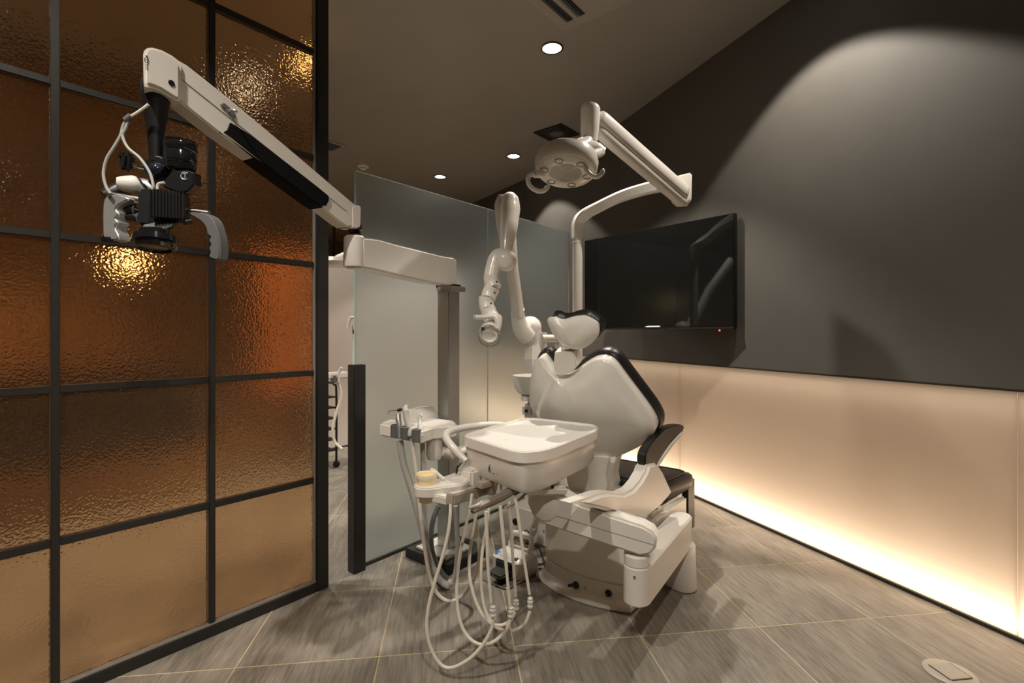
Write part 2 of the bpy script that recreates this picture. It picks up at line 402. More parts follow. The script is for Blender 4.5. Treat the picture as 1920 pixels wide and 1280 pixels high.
# frosted glass screens
def screen(name, a, ts, h, label, m, post):
    r = root(name, a, label, 'screen', 'booth screens'); d = FW; n = -N2
    for t0, t1 in zip(ts, ts[1:]):
        boxo('pane', m, r, a+d*(t0+t1)/2+UP*(h/2+.006), ((t1-t0)/2-.001, .005, h/2-.006), (d, N2, UP), .001)
    boxo('edge', 'glass_edge', r, a+d*(ts[0]-.0018)+UP*(h/2+.006), (.0012, .005, h/2-.006), (d, N2, UP))
    boxo('floor_channel', 'black_metal', r, a+d*(ts[0]+ts[-1])/2+UP*.007, ((ts[-1]-ts[0])/2, .009, .007), (d, N2, UP))
    if post: 
        boxo('end_post', 'black_metal', r, a+d*(ts[0]-.0)+RT*.012+UP*.466, (.030, .026, .466), (d, N2, UP), .002)
    return r
S0 = V((-.669, 2.3035, 0))
screen('glass_screen', S0, [-.067, .8212, 1.697], 1.812, 'tall frosted glass screen behind the dental chair, grey at left, warm at lower right', 'frosted_glass', True)
screen('glass_screen', V((-1.70, 4.58, 0)), [0, .9, 1.75], 1.79, 'pinkish white screen of the next booth, seen through the narrow gap', 'pink_screen', False)
# ------------------------------------------------------------ dental chair
TH = math.radians(28)
BV = (-FW*math.sin(TH)+UP*math.cos(TH)); BN = (FW*math.cos(TH)+UP*math.sin(TH))      # up along the back / towards the patient
BP = V((.36, 2.12, .75))
chair = root('dental_chair', CF(.3, 0, 0), 'white dental chair with black leather cushions, seen from behind its raised backrest', 'dental chair')
def base_ring(i, z, s1=.66, w=.225, bul=.06):
    pts = []
    for k in range(17):
        r = (-1+2*k/16)*(w-i); pts.append(CF(-bul*(1-(r/w)**2)+i, r, z))
    for k in range(9):
        a = PI/2*k/8; pts.append(CF(s1-i-.08+.08*math.sin(a), w-i-.08+.08*math.cos(a), z))
    for k in range(9):
        a = PI/2*k/8; pts.append(CF(s1-i-.08+.08*math.cos(a), -(w-i-.08+.08*math.sin(a)), z))
    return pts
bm = bnew(); add_loft(bm, [base_ring(.004, 0), base_ring(0, .004), base_ring(0, .020), base_ring(.004, .026), base_ring(.024, .032), base_ring(.034, .040), base_ring(.037, .085), base_ring(.041, .088)])
fp = link('foot_plate', bm, 'white', chair)
lo = base_ring(-.002, .0)
bm = bnew(); add_loft(bm, [base_ring(.003, .0005), base_ring(.002, .0035)]); link('floor_gasket', bm, 'black_rubber', fp)
bm = bnew(); add_loft(bm, [base_ring(.044, .086), base_ring(.044, .091), base_ring(.037, .094), base_ring(.037, .33), base_ring(.05, .345)])
link('base_cover', bm, 'white', chair)
def dots(parent, c, u, v, s):
    bm = bnew()
    for a, b, r in ((0, 0, 1.2), (1, 0, .8), (-1, .1, .8), (0, 1, .8), (0, -1, .8), (.35, -.25, .7)):
        add_lathe(bm, c+u*a*s+v*b*s, u.cross(v), [(.0016*r, -.0006), (.0016*r, .0008)], 8)
    link('marking', bm, 'ink', parent)
for px, py, long_ in ((1081, 1096, 1), (1142, 1111, 0)):
    n = (-FW*.95+RT*(-.15)+UP*.1).normalized()
    p = HIT(px, py, CF(-.02, 0, .06), -FW); r_ = (p-B0).dot(RT); p = HIT(px, py, CF(-.06*(1-(r_/.225)**2)+.036, 0, .06), -FW)
    k = lato('knob', 'black_plastic', chair, p, n, [(.014, -.02), (.014, .008), (.012, .011), (.002, .012)], 20)
    if long_: tubeo('lever', 'black_plastic', k, [p, p+n*.02-RT*.008, p+n*.034-RT*.012], [.007, .0065, .0055], 10, 3)
    else: lato('grip', 'black_gloss', k, p+n*.008, n, [(.006, 0), (.005, .012), (.001, .013)], 12)
    q = HIT(px+16, py+6, CF(-.02, 0, .06), -FW); r_ = (q-B0).dot(RT); q = HIT(px+16, py+6, CF(-.06*(1-(r_/.225)**2)+.0345, 0, .06), -FW); dots(fp, q, RT, UP, .007)
# seat column and seat
bm = bnew(); add_box(bm, CF(.40, 0, .20), (.20, .17, .19), AFR, .03, 3); link('seat_column', bm, 'white', chair)
bm = bnew(); add_box(bm, CF(.33, .06, .275), (.26, .16, .02), AFR, .008); add_box(bm, CF(.33, .09, .235), (.24, .145, .02), AFR, .01); link('lift_cover', bm, 'white_satin', chair)
def rr(s0, s1, w0, w1, z, rad=.07, n=6):
    """rounded seat outline, rear half-width w0, front half-width w1"""
    cs = [(s0, -w0), (s1, -w1), (s1, w1), (s0, w0)]; out = []
    for i in range(4):
        p = V(cs[i]+(0,)); a = V(cs[i-1]+(0,)); b = V(cs[(i+1) % 4]+(0,))
        pa = p+(a-p).normalized()*rad; pb = p+(b-p).normalized()*rad
        for k in range(n+1):
            t = k/n; q = pa*(1-t)**2+p*2*t*(1-t)+pb*t*t; out.append(CF(q.x, q.y, z))
    return out
bm = bnew(); add_loft(bm, [rr(.30, .60, .21, .24, .335), rr(.28, .62, .225, .255, .35), rr(.27, .63, .235, .262, .385), rr(.275, .625, .23, .258, .405), rr(.30, .60, .205, .235, .418), rr(.34, .55, .16, .19, .423)])
seat = link('seat', bm, 'leather', chair, 'black leather seat cushion')
bm = bnew()
add_tube(bm, rr(.305, .595, .205, .235, .4195)+[rr(.305, .595, .205, .235, .4195)[0]], .0028, 6); link('seam', bm, 'black_gloss', seat)
for sg in (0,):
    bm = bnew()
    for k in range(22): add_box(bm, CF(.285, -.10+k*.014, .412), (.006, .0018, .002), AFR)
    link('stitching', bm, 'dark_taupe', seat)
bm = bnew(); add_box(bm, CF(.590, 0, .265), (.066, .247, .140), AFR, .026, 4); leg = link('leg_rest', bm, 'leather', chair, 'black leather leg rest hanging down')
bm = bnew(); add_box(bm, CF(.50, 0, .25), (.03, .225, .13), AFR, .01); link('leg_rest_shell', bm, 'white', chair)
# swept side panel with arm rest
SP = CF(0, .275, 0)
def sideP(pts): return [HIT(x, y, SP, RT) for x, y in pts]
o = sideP([(1075,944),(1105,934),(1130,925),(1146,923),(1172,926),(1190,918),(1205,900),(1214,884),(1218,871),(1232,868),(1243,880),(1262,922),(1254,934),(1240,950),(1224,964),(1200,972),(1172,970),(1140,958),(1105,950)])
prismo('side_panel', 'white', chair, o, -RT*.06, .012, .01)
o = sideP([(1218,876),(1216,862),(1219,846),(1230,828),(1247,808),(1262,799),(1280,796),(1288,799),(1287,806),(1275,818),(1262,832),(1252,846),(1243,862),(1236,876),(1228,880)])
arm = prismo('armrest_pad', 'leather', chair, cat_closed([p-RT*.012 for p in o], 3), -RT*.038, .014, .014, 4, label='black leather armrest pad')
o = sideP([(1226,882),(1240,877),(1252,858),(1266,838),(1284,816),(1288,806),(1281,812),(1262,833),(1248,853),(1238,870),(1226,876)])
prismo('armrest_bracket', 'white', chair, [p-RT*.010 for p in o], -RT*.03, .004, .004)
bm = bnew(); add_box(bm, CF(.335, 0, .275), (.185, .255, .066), AFR, .02, 3); link('seat_base', bm, 'white', chair)
# drum that carries the backrest
HP = CF(.20, 0, 0)
o = [HIT(x, y, HP, FW) for x, y in [(1062,850),(1100,846),(1147,850),(1144,888),(1147,908),(1143,932),(1136,941),(1112,946),(1088,942),(1068,924),(1058,900)]]
bm = bnew(); add_prism(bm, cat_closed(o, 3), FW*.10, .022, .02, 4); link('hinge_drum', bm, 'white', chair)
# backrest
def BK(px, py, off=0): return HIT(px, py, BP+BN*off, BN)
bo = [(992,760),(991,748),(991,722),(996,698),(1001,681),(1008,672.5),(1015,671),(1022,678),(1030,690),(1040,700),(1050,705),(1061,705.5),(1073,701),(1087,690),(1101,681),(1115,675),(1129,674.5),(1140,679),(1150,688),(1164,707),(1179,727),(1198,752),(1214,774),(1225,793),(1227,808),(1217,826),(1198,839),(1174,851),(1150,861),(1123,866),(1090,858),(1055,838),(1025,808),(1003,780)]
sh = [BK(x, y) for x, y in bo]; sh = cat_closed(sh, 2); cen = sum(sh, V())/len(sh)
def grow(pts, c, g):
    out = []; N = len(pts)
    for i in range(N):
        t = (pts[(i+1) % N]-pts[i-1]).normalized(); n = t.cross(BN).normalized()
        if n.dot(pts[i]-c) < 0 and False: n = -n
        out.append(pts[i]+n*g)
    return out
sgn = 1 if (grow(sh, cen, .01)[0]-cen).length > (sh[0]-cen).length else -1
def ringset(base, c, spec): return [[p+BN*o for p in grow(base, c, sgn*g)] for g, o in spec]
def dome(bm, ring, c, d, steps):
    """close a ring with a shallow dome: successive rings shrunk towards c"""
    rs = [ring]
    for f, h in steps: rs.append([c+(p-c)*f+d*h for p in ring])
    return rs
bm = bnew()
core = grow(sh, cen, -sgn*.016)
rs = [[cen+(p-cen)*f-BN*h for p in core] for f, h in ((.25, .034), (.5, .032), (.75, .026), (.92, .016))]
rs += ringset(sh, cen, ((-.016, -.006), (-.008, -.001), (-.002, .006), (0, .014), (0, .045)))
add_loft(bm, rs); link('backrest_shell', bm, 'white_clear', chair, 'glossy white backrest shell')
bm = bnew(); rs = ringset(sh, cen, ((-.01, .044), (.006, .046), (.012, .055), (.014, .075), (.008, .095), (-.012, .105)))
add_loft(bm, rs); link('backrest_cushion', bm, 'leather', chair, 'black leather backrest cushion')
# head rest
HB = V((.235, 1.975, 1.10)); HN = BN
ho = [(1031,600),(1034,611),(1042,627),(1054,641),(1070,649),(1085,650.5),(1102,643),(1116,629),(1120.5,617),(1117,608),(1105,600),(1092,595),(1077,597),(1062,601.5),(1048,601.5),(1038,597)]
hs_ = cat_closed([HIT(x, y, HB, HN) for x, y in ho], 4); hc = sum(hs_, V())/len(hs_)
core = grow(hs_, hc, -sgn*.010)
bm = bnew(); rs = [[hc+(p-hc)*f-HN*h for p in core] for f, h in ((.3, .030), (.6, .025), (.85, .014))]
rs += ringset(hs_, hc, ((-.010, -.003), (-.003, .004), (0, .010), (0, .022))); add_loft(bm, rs)
head = link('headrest', bm, 'white_clear', chair, 'glossy white headrest shell with black pad')
bm = bnew(); add_loft(bm, ringset(hs_, hc, ((-.006, .021), (.005, .023), (.007, .034), (0, .046), (-.012, .052)))); link('headrest_pad', bm, 'leather', head)
NB = CF(0, 0, 0)*0 + BP + BN*.0 + BV*.25
o = [HIT(x, y, BP-BN*.012, BN) for x, y in [(1039.5,661),(1071,659.5),(1075,661),(1079,672),(1081,687),(1072,698),(1058,703),(1045,702),(1039,696),(1037.5,680)]]
prismo('neck_block', 'white_satin', chair, o, BN*.05, .004, .004)
o = [HIT(x, y, BP+BN*.004, BN) for x, y in [(1050.5,659.5),(1052,650),(1057,643),(1060,638.5),(1078,639.5),(1074,648),(1070,659.5)]]
prismo('neck_hinge', 'brushed_steel', chair, o, BN*.03, .003)

# ------------------------------------------------------------ instrument table on its articulated arm
E1 = V((.715, 2.10, 0)); E2 = V((.418, 1.66, 0)); E3 = V((.092, 1.78, 0))
dtab = root('instrument_table', E1, 'white instrument table on a jointed arm with hanging hoses, before the dental chair', 'instrument table')
def slot(a, b, r, z, n=8):
    d = (b-a).normalized(); x = V((-d.y, d.x, 0)); out = []
    for k in range(n+1): t = PI*k/n; out.append(b+(x*math.cos(t)+d*math.sin(t))*r+UP*z)
    for k in range(n+1): t = PI*k/n; out.append(a+(-x*math.cos(t)-d*math.sin(t))*r+UP*z)
    return out
la, lb = E1-RT*.032+FW*.012, E1+RT*.012-FW*.0
bm = bnew(); add_loft(bm, [slot(la, lb, .051, .003), slot(la, lb, .054, .008), slot(la, lb, .047, .185), slot(la, lb, .044, .190)]); link('floor_leg', bm, 'white', dtab)
bm = bnew(); add_loft(bm, [slot(E2, E1, r, z) for r, z in ((.038, .175), (.044, .180), (.0445, .298), (.038, .305))]); link('lower_arm', bm, 'white', dtab)
bm = bnew(); add_lathe(bm, E2, UP, [(.038, .195), (.043, .200), (.043, .300), (.040, .302), (.040, .304), (.043, .306), (.043, .335), (.038, .340)], 36)
pp = link('pivot_post', bm, 'white', dtab)
lato('screw', 'chrome', pp, E2+V((-.018, -.0395, .275)), V((-.4, -1, 0)), [(.005, -.004), (.005, .002), (.003, .003), (.001, .001)], 12)
ad = (E3-E2).normalized(); an = V((ad.y, -ad.x, 0))
if an.y > 0: an = -an
AP = E2+an*.04
AO = [(990,925),(1000,914),(1020,911),(1045,922),(1088,947),(1150,969),(1205,986),(1224,997),(1232.5,1010),(1230,1028),(1219,1040),(1200,1043),(1119,1016),(1047,993),(1012,981),(998,966),(989,945)]
o = [HIT(x, y, AP, an) for x, y in AO]
ua = prismo('upper_arm', 'white', dtab, o, -an*.08, .008, .008)
bm = bnew()
l0, l1 = HIT(1003, 955, AP+an*.0004, an), HIT(1228, 1022, AP+an*.0004, an); add_bar(bm, l0, l1, .001, .0016); link('seam', bm, 'ink_soft', ua)
c_ = HIT(1022, 950, AP, an)
lato('pivot_disc', 'white_satin', dtab, c_+an*.004, an, [(.046, -.09), (.046, .001), (.043, .003), (.002, .0035)], 36)
bm = bnew(); add_lathe(bm, V((c_.x, c_.y, 0))-an*.035, UP, [(.042, c_.z-.02), (.042, .545), (.036, .56)], 28); link('pivot_neck', bm, 'white_satin', dtab)
# table top traced on its level
ZT_ = .70
TO = [(872,814),(888,808),(930,796),(965,787),(984,783),(1010,783.5),(1060,789),(1104,794),(1118,797),(1121,802),(1110,809),(1080,821),(1050,833),(1025,841),(1000,845),(978,846),(955,842),(925,833),(892,823),(876,818)]
TT = cat_closed([G(x, y, ZT_) for x, y in TO], 3); tc_ = sum(TT, V())/len(TT)
def sc_(pts, g, dz):
    out = []; N = len(pts)
    for i in range(N):
        t = (pts[(i+1) % N]-pts[i-1]); n = V((t.y, -t.x, 0)).normalized()
        if n.dot(pts[i]-tc_) < 0: n = -n
        out.append(pts[i]+n*g+UP*dz)
    return out
bm = bnew(); add_loft(bm, [sc_(TT, -.034, -.142), sc_(TT, -.024, -.137), sc_(TT, -.016, -.122), sc_(TT, -.004, -.042), sc_(TT, -.004, -.038)])
tb = link('table_body', bm, 'white', dtab)
bm = bnew(); add_loft(bm, [sc_(TT, -.002, -.038), sc_(TT, .004, -.036), sc_(TT, .002, -.004), sc_(TT, -.002, 0), sc_(TT, -.009, 0), sc_(TT, -.012, -.003), sc_(TT, -.014, -.009)]); rim = link('table_rim', bm, 'white', dtab)
bm = bnew(); add_loft(bm, [sc_(TT, -.0135, -.012), sc_(TT, -.0135, -.0075)]); link('table_mat', bm, 'pale_grey', dtab, 'pale grey table mat')
# printed standing figure and key marks on the table front
FRP = HIT(918, 878, P(930, 878, 1.66), V((-.45, -.85, 0)).normalized())
def front(px, py):
    d = V(((px-960)/FP, 1, -(py-Y0)/FP)); c = V((0, 0, H)); best = None
    lo_, hi_ = sc_(TT, -.016, -.122), sc_(TT, -.004, -.042)
    for i in range(len(lo_)):
        j = (i+1) % len(lo_); a, b, e = lo_[i], lo_[j], hi_[i]; n = (b-a).cross(e-a).normalized()
        if abs(d.dot(n)) < 1e-5: continue
        t = (a-c).dot(n)/d.dot(n); p = c+d*t; u = (p-a).dot((b-a).normalized())/(b-a).length
        v_ = (p.z-a.z)/(e.z-a.z)
        if -.02 <= u <= 1.02 and -.2 < v_ < 1.2 and .3 < t < 4 and (best is None or t < best[0]): best = (t, p, n if n.y < 0 else -n, (b-a).normalized())
    return best
bm = bnew()
def stroke(pts, r=.0009):
    q = []
    for x, y in pts:
        f = front(x, y); q.append(f[1]+f[2]*.0006)
    add_tube(bm, q, r, 6)
stroke([(918,874),(918,879)], .0022); stroke([(918,870.5),(918.3,872)], .0017); stroke([(918,879),(916.5,884.5)], .0012); stroke([(918.5,879),(920.5,884.5)], .0012); stroke([(917,875),(915.5,880)], .0007)
for x, y in ((917.5, 884.8+.2), ):
    pass
for x, y in ((919,885.5+.0),(924,887),(926,888),(932,888.5)): stroke([(x,y-.6),(x,y+.6)], .0012)
link('printed_mark', bm, 'ink', tb)
bm = bnew(); add_tube(bm, [P(874,864,1.80), P(858,848,1.815), P(842,830,1.84), P(836,818,1.87), P(842,809,1.91), P(862,803,1.97), P(895,798,2.04), P(930,796,2.10), P(950,799,2.12)], [.011,.014,.0145,.0145,.0145,.0145,.0145,.014,.013], 14, 5)
hd = link('handle', bm, 'white', dtab)
bm = bnew(); add_tube(bm, [P(848,852,1.95), P(880,842,2.0), P(920,830,2.06)], .018, 12, 3); link('side_arm', bm, 'white', dtab)
# yoke under the table
bm = bnew(); add_bar(bm, G(978,914,.548), P(1056,916,1.74), .08, .03, bev=.008); link('yoke', bm, 'white_satin', dtab)
lato('yoke_socket', 'black_plastic', dtab, P(1035.5,912.5,1.69), V((-.1,-1,0)), [(.006, -.01), (.006, .002), (.003, .0015)], 14)
bm = bnew(); add_box(bm, P(908,907,1.72), (.03, .02, .010), AFR, .004); add_box(bm, P(918,912,1.75), (.014, .022, .026), AFR, .004); link('hose_block', bm, 'taupe', dtab)
for px in (930.5, 939.5):
    lato('coupling', 'brushed_steel', dtab, P(px, 912, 1.68), UP, [(.004, -.012), (.004, .004), (.006, .005), (.006, .012), (.002, .013)], 12)
# holder bars
bm = bnew(); add_bar(bm, P(843,936,1.60), P(912,915,1.80), .034, .036, bev=.004); tb1 = link('holder_bar', bm, 'taupe', dtab, 'taupe holder bar under the cup shelf')
bm = bnew(); add_bar(bm, P(814,932,1.66), P(845,938,1.62), .03, .028, bev=.004); link('holder_stub', bm, 'white_satin', dtab)
ia, ib = P(886,957,1.50), P(990,918,1.72)
bm = bnew()
pr = []
for t, dz in ((0, -.004), (.10, .004), (.3, .006), (.5, .010), (.7, .018), (.85, .016), (1, .006)): pr.append(ia.lerp(ib, t)+UP*dz)
add_tube(bm, pr, [.009, .016, .018, .018, .017, .014, .010], 10, 4, flat=.75); ib_ = link('instrument_bar', bm, 'dark_taupe', dtab, 'dark taupe bar the hoses hang from')
bm = bnew(); add_tube(bm, [P(878,952,1.50), P(895,948,1.51), P(906,942,1.55)], [.004, .007, .009], 8, 3); link('hook', bm, 'taupe', ib_)
bm = bnew(); add_tube(bm, [P(938,931,1.62), P(945,921,1.64), P(960,914,1.68), P(972,912,1.71), P(976,918,1.70), P(965,926,1.67)], .006, 8, 4); link('hook', bm, 'dark_taupe', ib_)
bm = bnew(); add_tube(bm, [P(946,954-2,1.58), P(975,935,1.66), P(990,920,1.72)], .004, 8, 3); link('hook', bm, 'taupe', ib_)
# hoses of the table: (upper run to the coupling, coupling pixel, loop)
HS = [([(911,958),(913,1000),(915,1060),(921,1130)], (924,1146), [(926,1158),(921,1180),(905,1209),(880,1235),(848,1251.5),(826,1245),(808,1215),(800.5,1180),(803,1140),(814,1095),(829,1045),(840,1000),(844,965),(845,944)], 1.52, 1.60),
      ([(938,948),(943,1000),(949,1060),(956,1135)], (958,1148), [(958,1160),(946,1185),(925,1203),(902,1208),(880,1196),(864,1168),(857,1125),(858,1075),(867,1015),(878,965),(885,925)], 1.57, 1.68),
      ([(954,940),(958,990),(962,1050),(967,1118)], (968,1134), [(966,1146),(955,1165),(935,1172),(915,1164),(896,1136),(882,1090),(880,1050),(886,1000),(893,960),(897,922)], 1.61, 1.74),
      ([(966,934),(974,985),(983,1050),(993,1114)], (994,1130), [(994,1146),(984,1168),(965,1181),(945,1182),(925,1170),(909,1140),(902,1090),(905,1030),(914,975),(920,920)], 1.63, 1.74)]
for k, (up_, cp, lp, d0, d1) in enumerate(HS):
    h = tubeo('hose', 'hose_white', dtab, [P(x, y, d0) for x, y in up_], [.0062, .006, .0052, .0046], 10, 6)
    c = P(*cp, d0); lato('coupling', 'pale_grey', h, c, UP, [(.006, -.016), (.0095, -.013), (.0095, -.008), (.0075, -.006), (.0075, -.001), (.0095, .001), (.0095, .007), (.0075, .009), (.0075, .013), (.009, .015), (.006, .019)], 18)
    n = len(lp); tubeo('hose', 'hose_white', dtab, [P(x, y, d0+(d1-d0)*max(0, (i-3)/(n-4))) for i, (x, y) in enumerate(lp)], .0055, 10, 6)
# cup shelf and cup
ZS = .56
co = [(775.6,910),(779,904),(790,899.5),(806,898.5),(824.6,895),(843,888.5),(859,883.5),(872,882),(879,884),(883,889),(878,899),(869,907.5),(852,910),(833,912.5),(807,915.5),(790,915.5),(780,914)]
cs_ = cat_closed([G(x, y, ZS) for x, y in co], 3)
shf = prismo('cup_shelf', 'white', dtab, cs_, -UP*.036, .004, .006)
bm = bnew(); add_loft(bm, [[G(x, y, ZS+.0005) for x, y in ((845,896),(852,891),(866,890),(870,893),(864,897),(850,899))]]+[[G(x, y, ZS+.0005)+UP*.006 for x, y in ((847,896),(853,892),(865,891),(868,893),(863,896),(851,898))]]); link('shelf_recess', bm, 'white_satin', shf)
bm = bnew(); add_box(bm, P(884,893,1.78), (.03, .03, .03), AFR, .008); link('shelf_bracket', bm, 'white', shf)
bm = bnew(); add_tube(bm, [P(833,898,1.72), P(826,893,1.725), P(815,883,1.73), P(808,880,1.735)], .006, 10, 2); link('shelf_peg', bm, 'white', shf)
bm = bnew(); add_tube(bm, [P(856,888,1.76), P(859,876,1.77), P(866,869,1.78), P(873,868,1.80)], [.004, .006, .007, .006], 10, 3); link('shelf_tool', bm, 'chrome', shf)
cc = G(799.5, 906, ZS)
cup = root('paper_cup', cc-UP*.06, 'small pale yellow paper cup standing in the white cup shelf', 'cup')
lato('cup_body', 'cup_yellow', cup, cc, UP, [(.0235, -.062), (.0245, -.060), (.0325, .0), (.0335, .030), (.0315, .030), (.0225, -.055), (.001, -.056)], 32)
lato('cup_lip', 'cup_pale', cup, cc, UP, [(.0330, .014), (.0345, .016), (.0352, .032), (.034, .035), (.032, .033), (.0315, .015)], 32)
# ------------------------------------------------------------ spittoon unit and assistant holder
unit = root('spittoon_unit', CF(.5, -.47, 0), 'white spittoon unit with round bowl, half hidden behind the backrest', 'spittoon')
bm = bnew(); add_box(bm, CF(.575, -.47, .36), (.275, .07, .36), AFR, .02, 3); hz = link('housing', bm, 'white', unit)
bp_ = HIT(988, 770, CF(.299, 0, 0), FW)
bm = bnew(); add_box(bm, bp_, (.004, .03, .02), AFR, .002); link('socket_plate', bm, 'pale_grey', hz)
lato('socket', 'black_plastic', hz, bp_-FW*.004+RT*.0, -FW, [(.009, -.002), (.009, .004), (.006, .005), (.002, .002)], 16)
bc = V((.120, 2.67, 0))
lato('bowl', 'white', unit, bc, UP, [(.05, .745), (.085, .752), (.108, .785), (.117, .842), (.117, .848), (.112, .848), (.102, .79), (.07, .762), (.001, .76)], 40)
lato('bowl_foot', 'white_satin', unit, bc, UP, [(.07, .715), (.07, .742), (.06, .745)], 32)
bm = bnew(); fa = V((.27, 2.80, 0))
add_tube(bm, [fa+UP*.70, fa+UP*1.02], .026, 16); add_tube(bm, [fa+UP*1.045-V((.10,.02,0)), fa+UP*1.045+V((.03,0,0))], .022, 16); link('cup_filler', bm, 'white', unit)
bm = bnew(); add_tube(bm, [fa+UP*1.045-V((.085,.02,0)), fa+UP*1.0-V((.085,.02,0))], .012, 12); link('spout', bm, 'white', unit)
# low junction box with dials
bx = boxo('junction_box', 'white', unit, CF(.40, -.45, .088), (.136, .15, .088), AFR, .012)
def JF(px, py, off=.0): return HIT(px, py, CF(.264-off, 0, 0), FW)
def disc(name, m, px, py, r, off, parent): return lato(name, m, parent, JF(px, py), -FW, [(r, -.002), (r, off), (r*.9, off+.001), (.001, off+.001)], 24)
disc('knob', 'black_plastic', 967, 977, .016, .008, bx)
for px, py in ((973.5, 994), (988, 999)):
    g = disc('dial', 'ink', px, py, .0165, .003, bx); disc('dial_face', 'pale_grey', px, py, .0125, .0045, g)
    q = JF(px, py, .006); bm = bnew(); add_bar(bm, q-RT*.006, q+RT*.007+UP*.003, .0015, .0015); link('needle', bm, 'ink', g)
disc('valve', 'chrome', 1004, 990, .010, .020, bx); disc('button', 'ink_soft', 988, 1011, .007, .002, bx)
boxo('tag', 'blue', bx, JF(1020, 996, .001), (.002, .002, .008), AFR)
bm = bnew(); add_box(bm, JF(1016, 1003, .001), (.001, .014, .002), AFR); link('ledge', bm, 'white_satin', bx)
for a, b in (((992,1016),(1022,1025)),): 
    tubeo('cable', 'black_rubber', unit, [G(985,1018,.01), G(1000,1021,.008), G(1012,1030,.007), G(1022,1062,.007), G(1010,1066,.007)], .004, 8, 6)
# assistant holder
ah = root('assistant_holder', V((-.25, 2.1, 0)), 'white assistant instrument holder with three hand pieces and drooping grey suction hoses', 'instrument holder')
ZA = .68
ho_ = [G(x, y, ZA) for x, y in [(712,794),(728,787),(746,781),(790,780),(820,784),(850,788.5),(856,793),(853,797),(832,799),(812,801),(790,808),(772,804.5),(750,800.5),(730,797)]]
hb = prismo('holder_body', 'white', ah, ho_, -UP*.052, .005, .005)
bm = bnew(); o = [P(x, y, 2.26) for x, y in [(728,790),(742,777),(763,767),(780,767),(790,778),(793,790)]]; add_prism(bm, o, V((.06, .10, 0)), .004, .004); link('holder_hump', bm, 'white_satin', hb)
for px, py, D_ in ((741,807,2.085),(760,811,2.045),(781,815.5,2.005)):
    c = P(px, py, D_)
    bm = bnew(); add_lathe(bm, c, UP, [(.016, -.026), (.019, -.024), (.019, .024), (.013, .026), (.013, -.01)], 20); link('instrument_rest', bm, 'hose_dark', ah)
sy = [P(750,822,2.06), P(749,800,2.07), P(747,786,2.08), P(747,776,2.09)]
hp = tubeo('hand_piece', 'silver_paint', ah, sy, [.010, .011, .012, .010], 14, 4)
tubeo('nozzle', 'chrome', hp, [P(748,769,2.09), P(738,770,2.09), P(731,770.5,2.09), P(728,776,2.09)], [.005, .003, .0025, .002], 8, 4)
lato('nozzle_joint', 'black_plastic', hp, P(750,768,2.09), V((1,0,.3)), [(.006, -.01), (.007, 0), (.005, .009)], 12)
hp = tubeo('hand_piece', 'grey_plastic', ah, [P(769,818,2.03), P(766,800,2.05), P(762,782,2.07), P(761,771,2.08)], [.009, .011, .013, .013], 14, 4)
tubeo('hand_piece_tip', 'white_satin', hp, [P(761,771,2.08), P(760,765,2.085), P(764,759.5,2.09)], [.013, .012, .007], 12, 3)
hp = tubeo('hand_piece', 'pale_grey', ah, [P(790,818,2.0), P(788,804,2.02), P(787,790,2.04), P(787,782,2.05), P(790,777,2.05)], [.008, .012, .008, .009, .007], 12, 4)
bm = bnew(); add_tube(bm, [P(814,800,2.12), P(814,850,2.12), P(814,860,2.12)], [.034, .034, .028], 24); link('holder_pivot', bm, 'white_satin', ah)
bm = bnew(); add_tube(bm, [P(826,846,2.13), P(850,850,2.2), P(900,838,2.32), P(960,826,2.50), P(985,822,2.62)], [.022, .026, .026, .026, .026], 16, 4); link('holder_arm', bm, 'white_satin', ah)
def corr(pts, r, n=10, sm=14):
    q = cat_open(pts, sm); return q, [r*(1.0+.10*(k % 2)) for k in range(len(q))]
for nm, mt, r, pts, cg in (('suction_hose', 'hose_grey', .013, [(750,826),(757,870),(772,920),(790,985),(803,1040),(820,1080),(838,1097),(846,1090)], 1),
                           ('suction_hose', 'hose_grey', .010, [(792,826),(794,880),(796,960),(799,1010),(806,1050),(822,1082),(840,1094),(853,1078),(858,1030),(856,980),(854,948)], 1),
                           ('water_hose', 'hose_white', .0075, [(773,826),(778,870),(787,950),(797,1030),(806,1080),(822,1115),(846,1127),(872,1112),(890,1082),(899,1045),(896,1005),(889,962)], 0),
                           ('suction_hose', 'hose_dark', .011, [(822,948),(812,975),(808,1005),(812,1040),(826,1070),(840,1088),(836,1100),(822,1090),(808,1060)], 0)):
    n = len(pts); D1 = 2.08 if nm != 'water_hose' else 2.02; dl = .05 if mt == 'hose_dark' else 0
    pp_ = [P(x, y, D1+dl-.06*i/(n-1)) for i, (x, y) in enumerate(pts)]
    if cg: q, rr_ = corr(pp_, r); tubeo(nm, mt, ah, q, rr_, 10, 0)
    else: tubeo(nm, mt, ah, pp_, r, 10, 6)

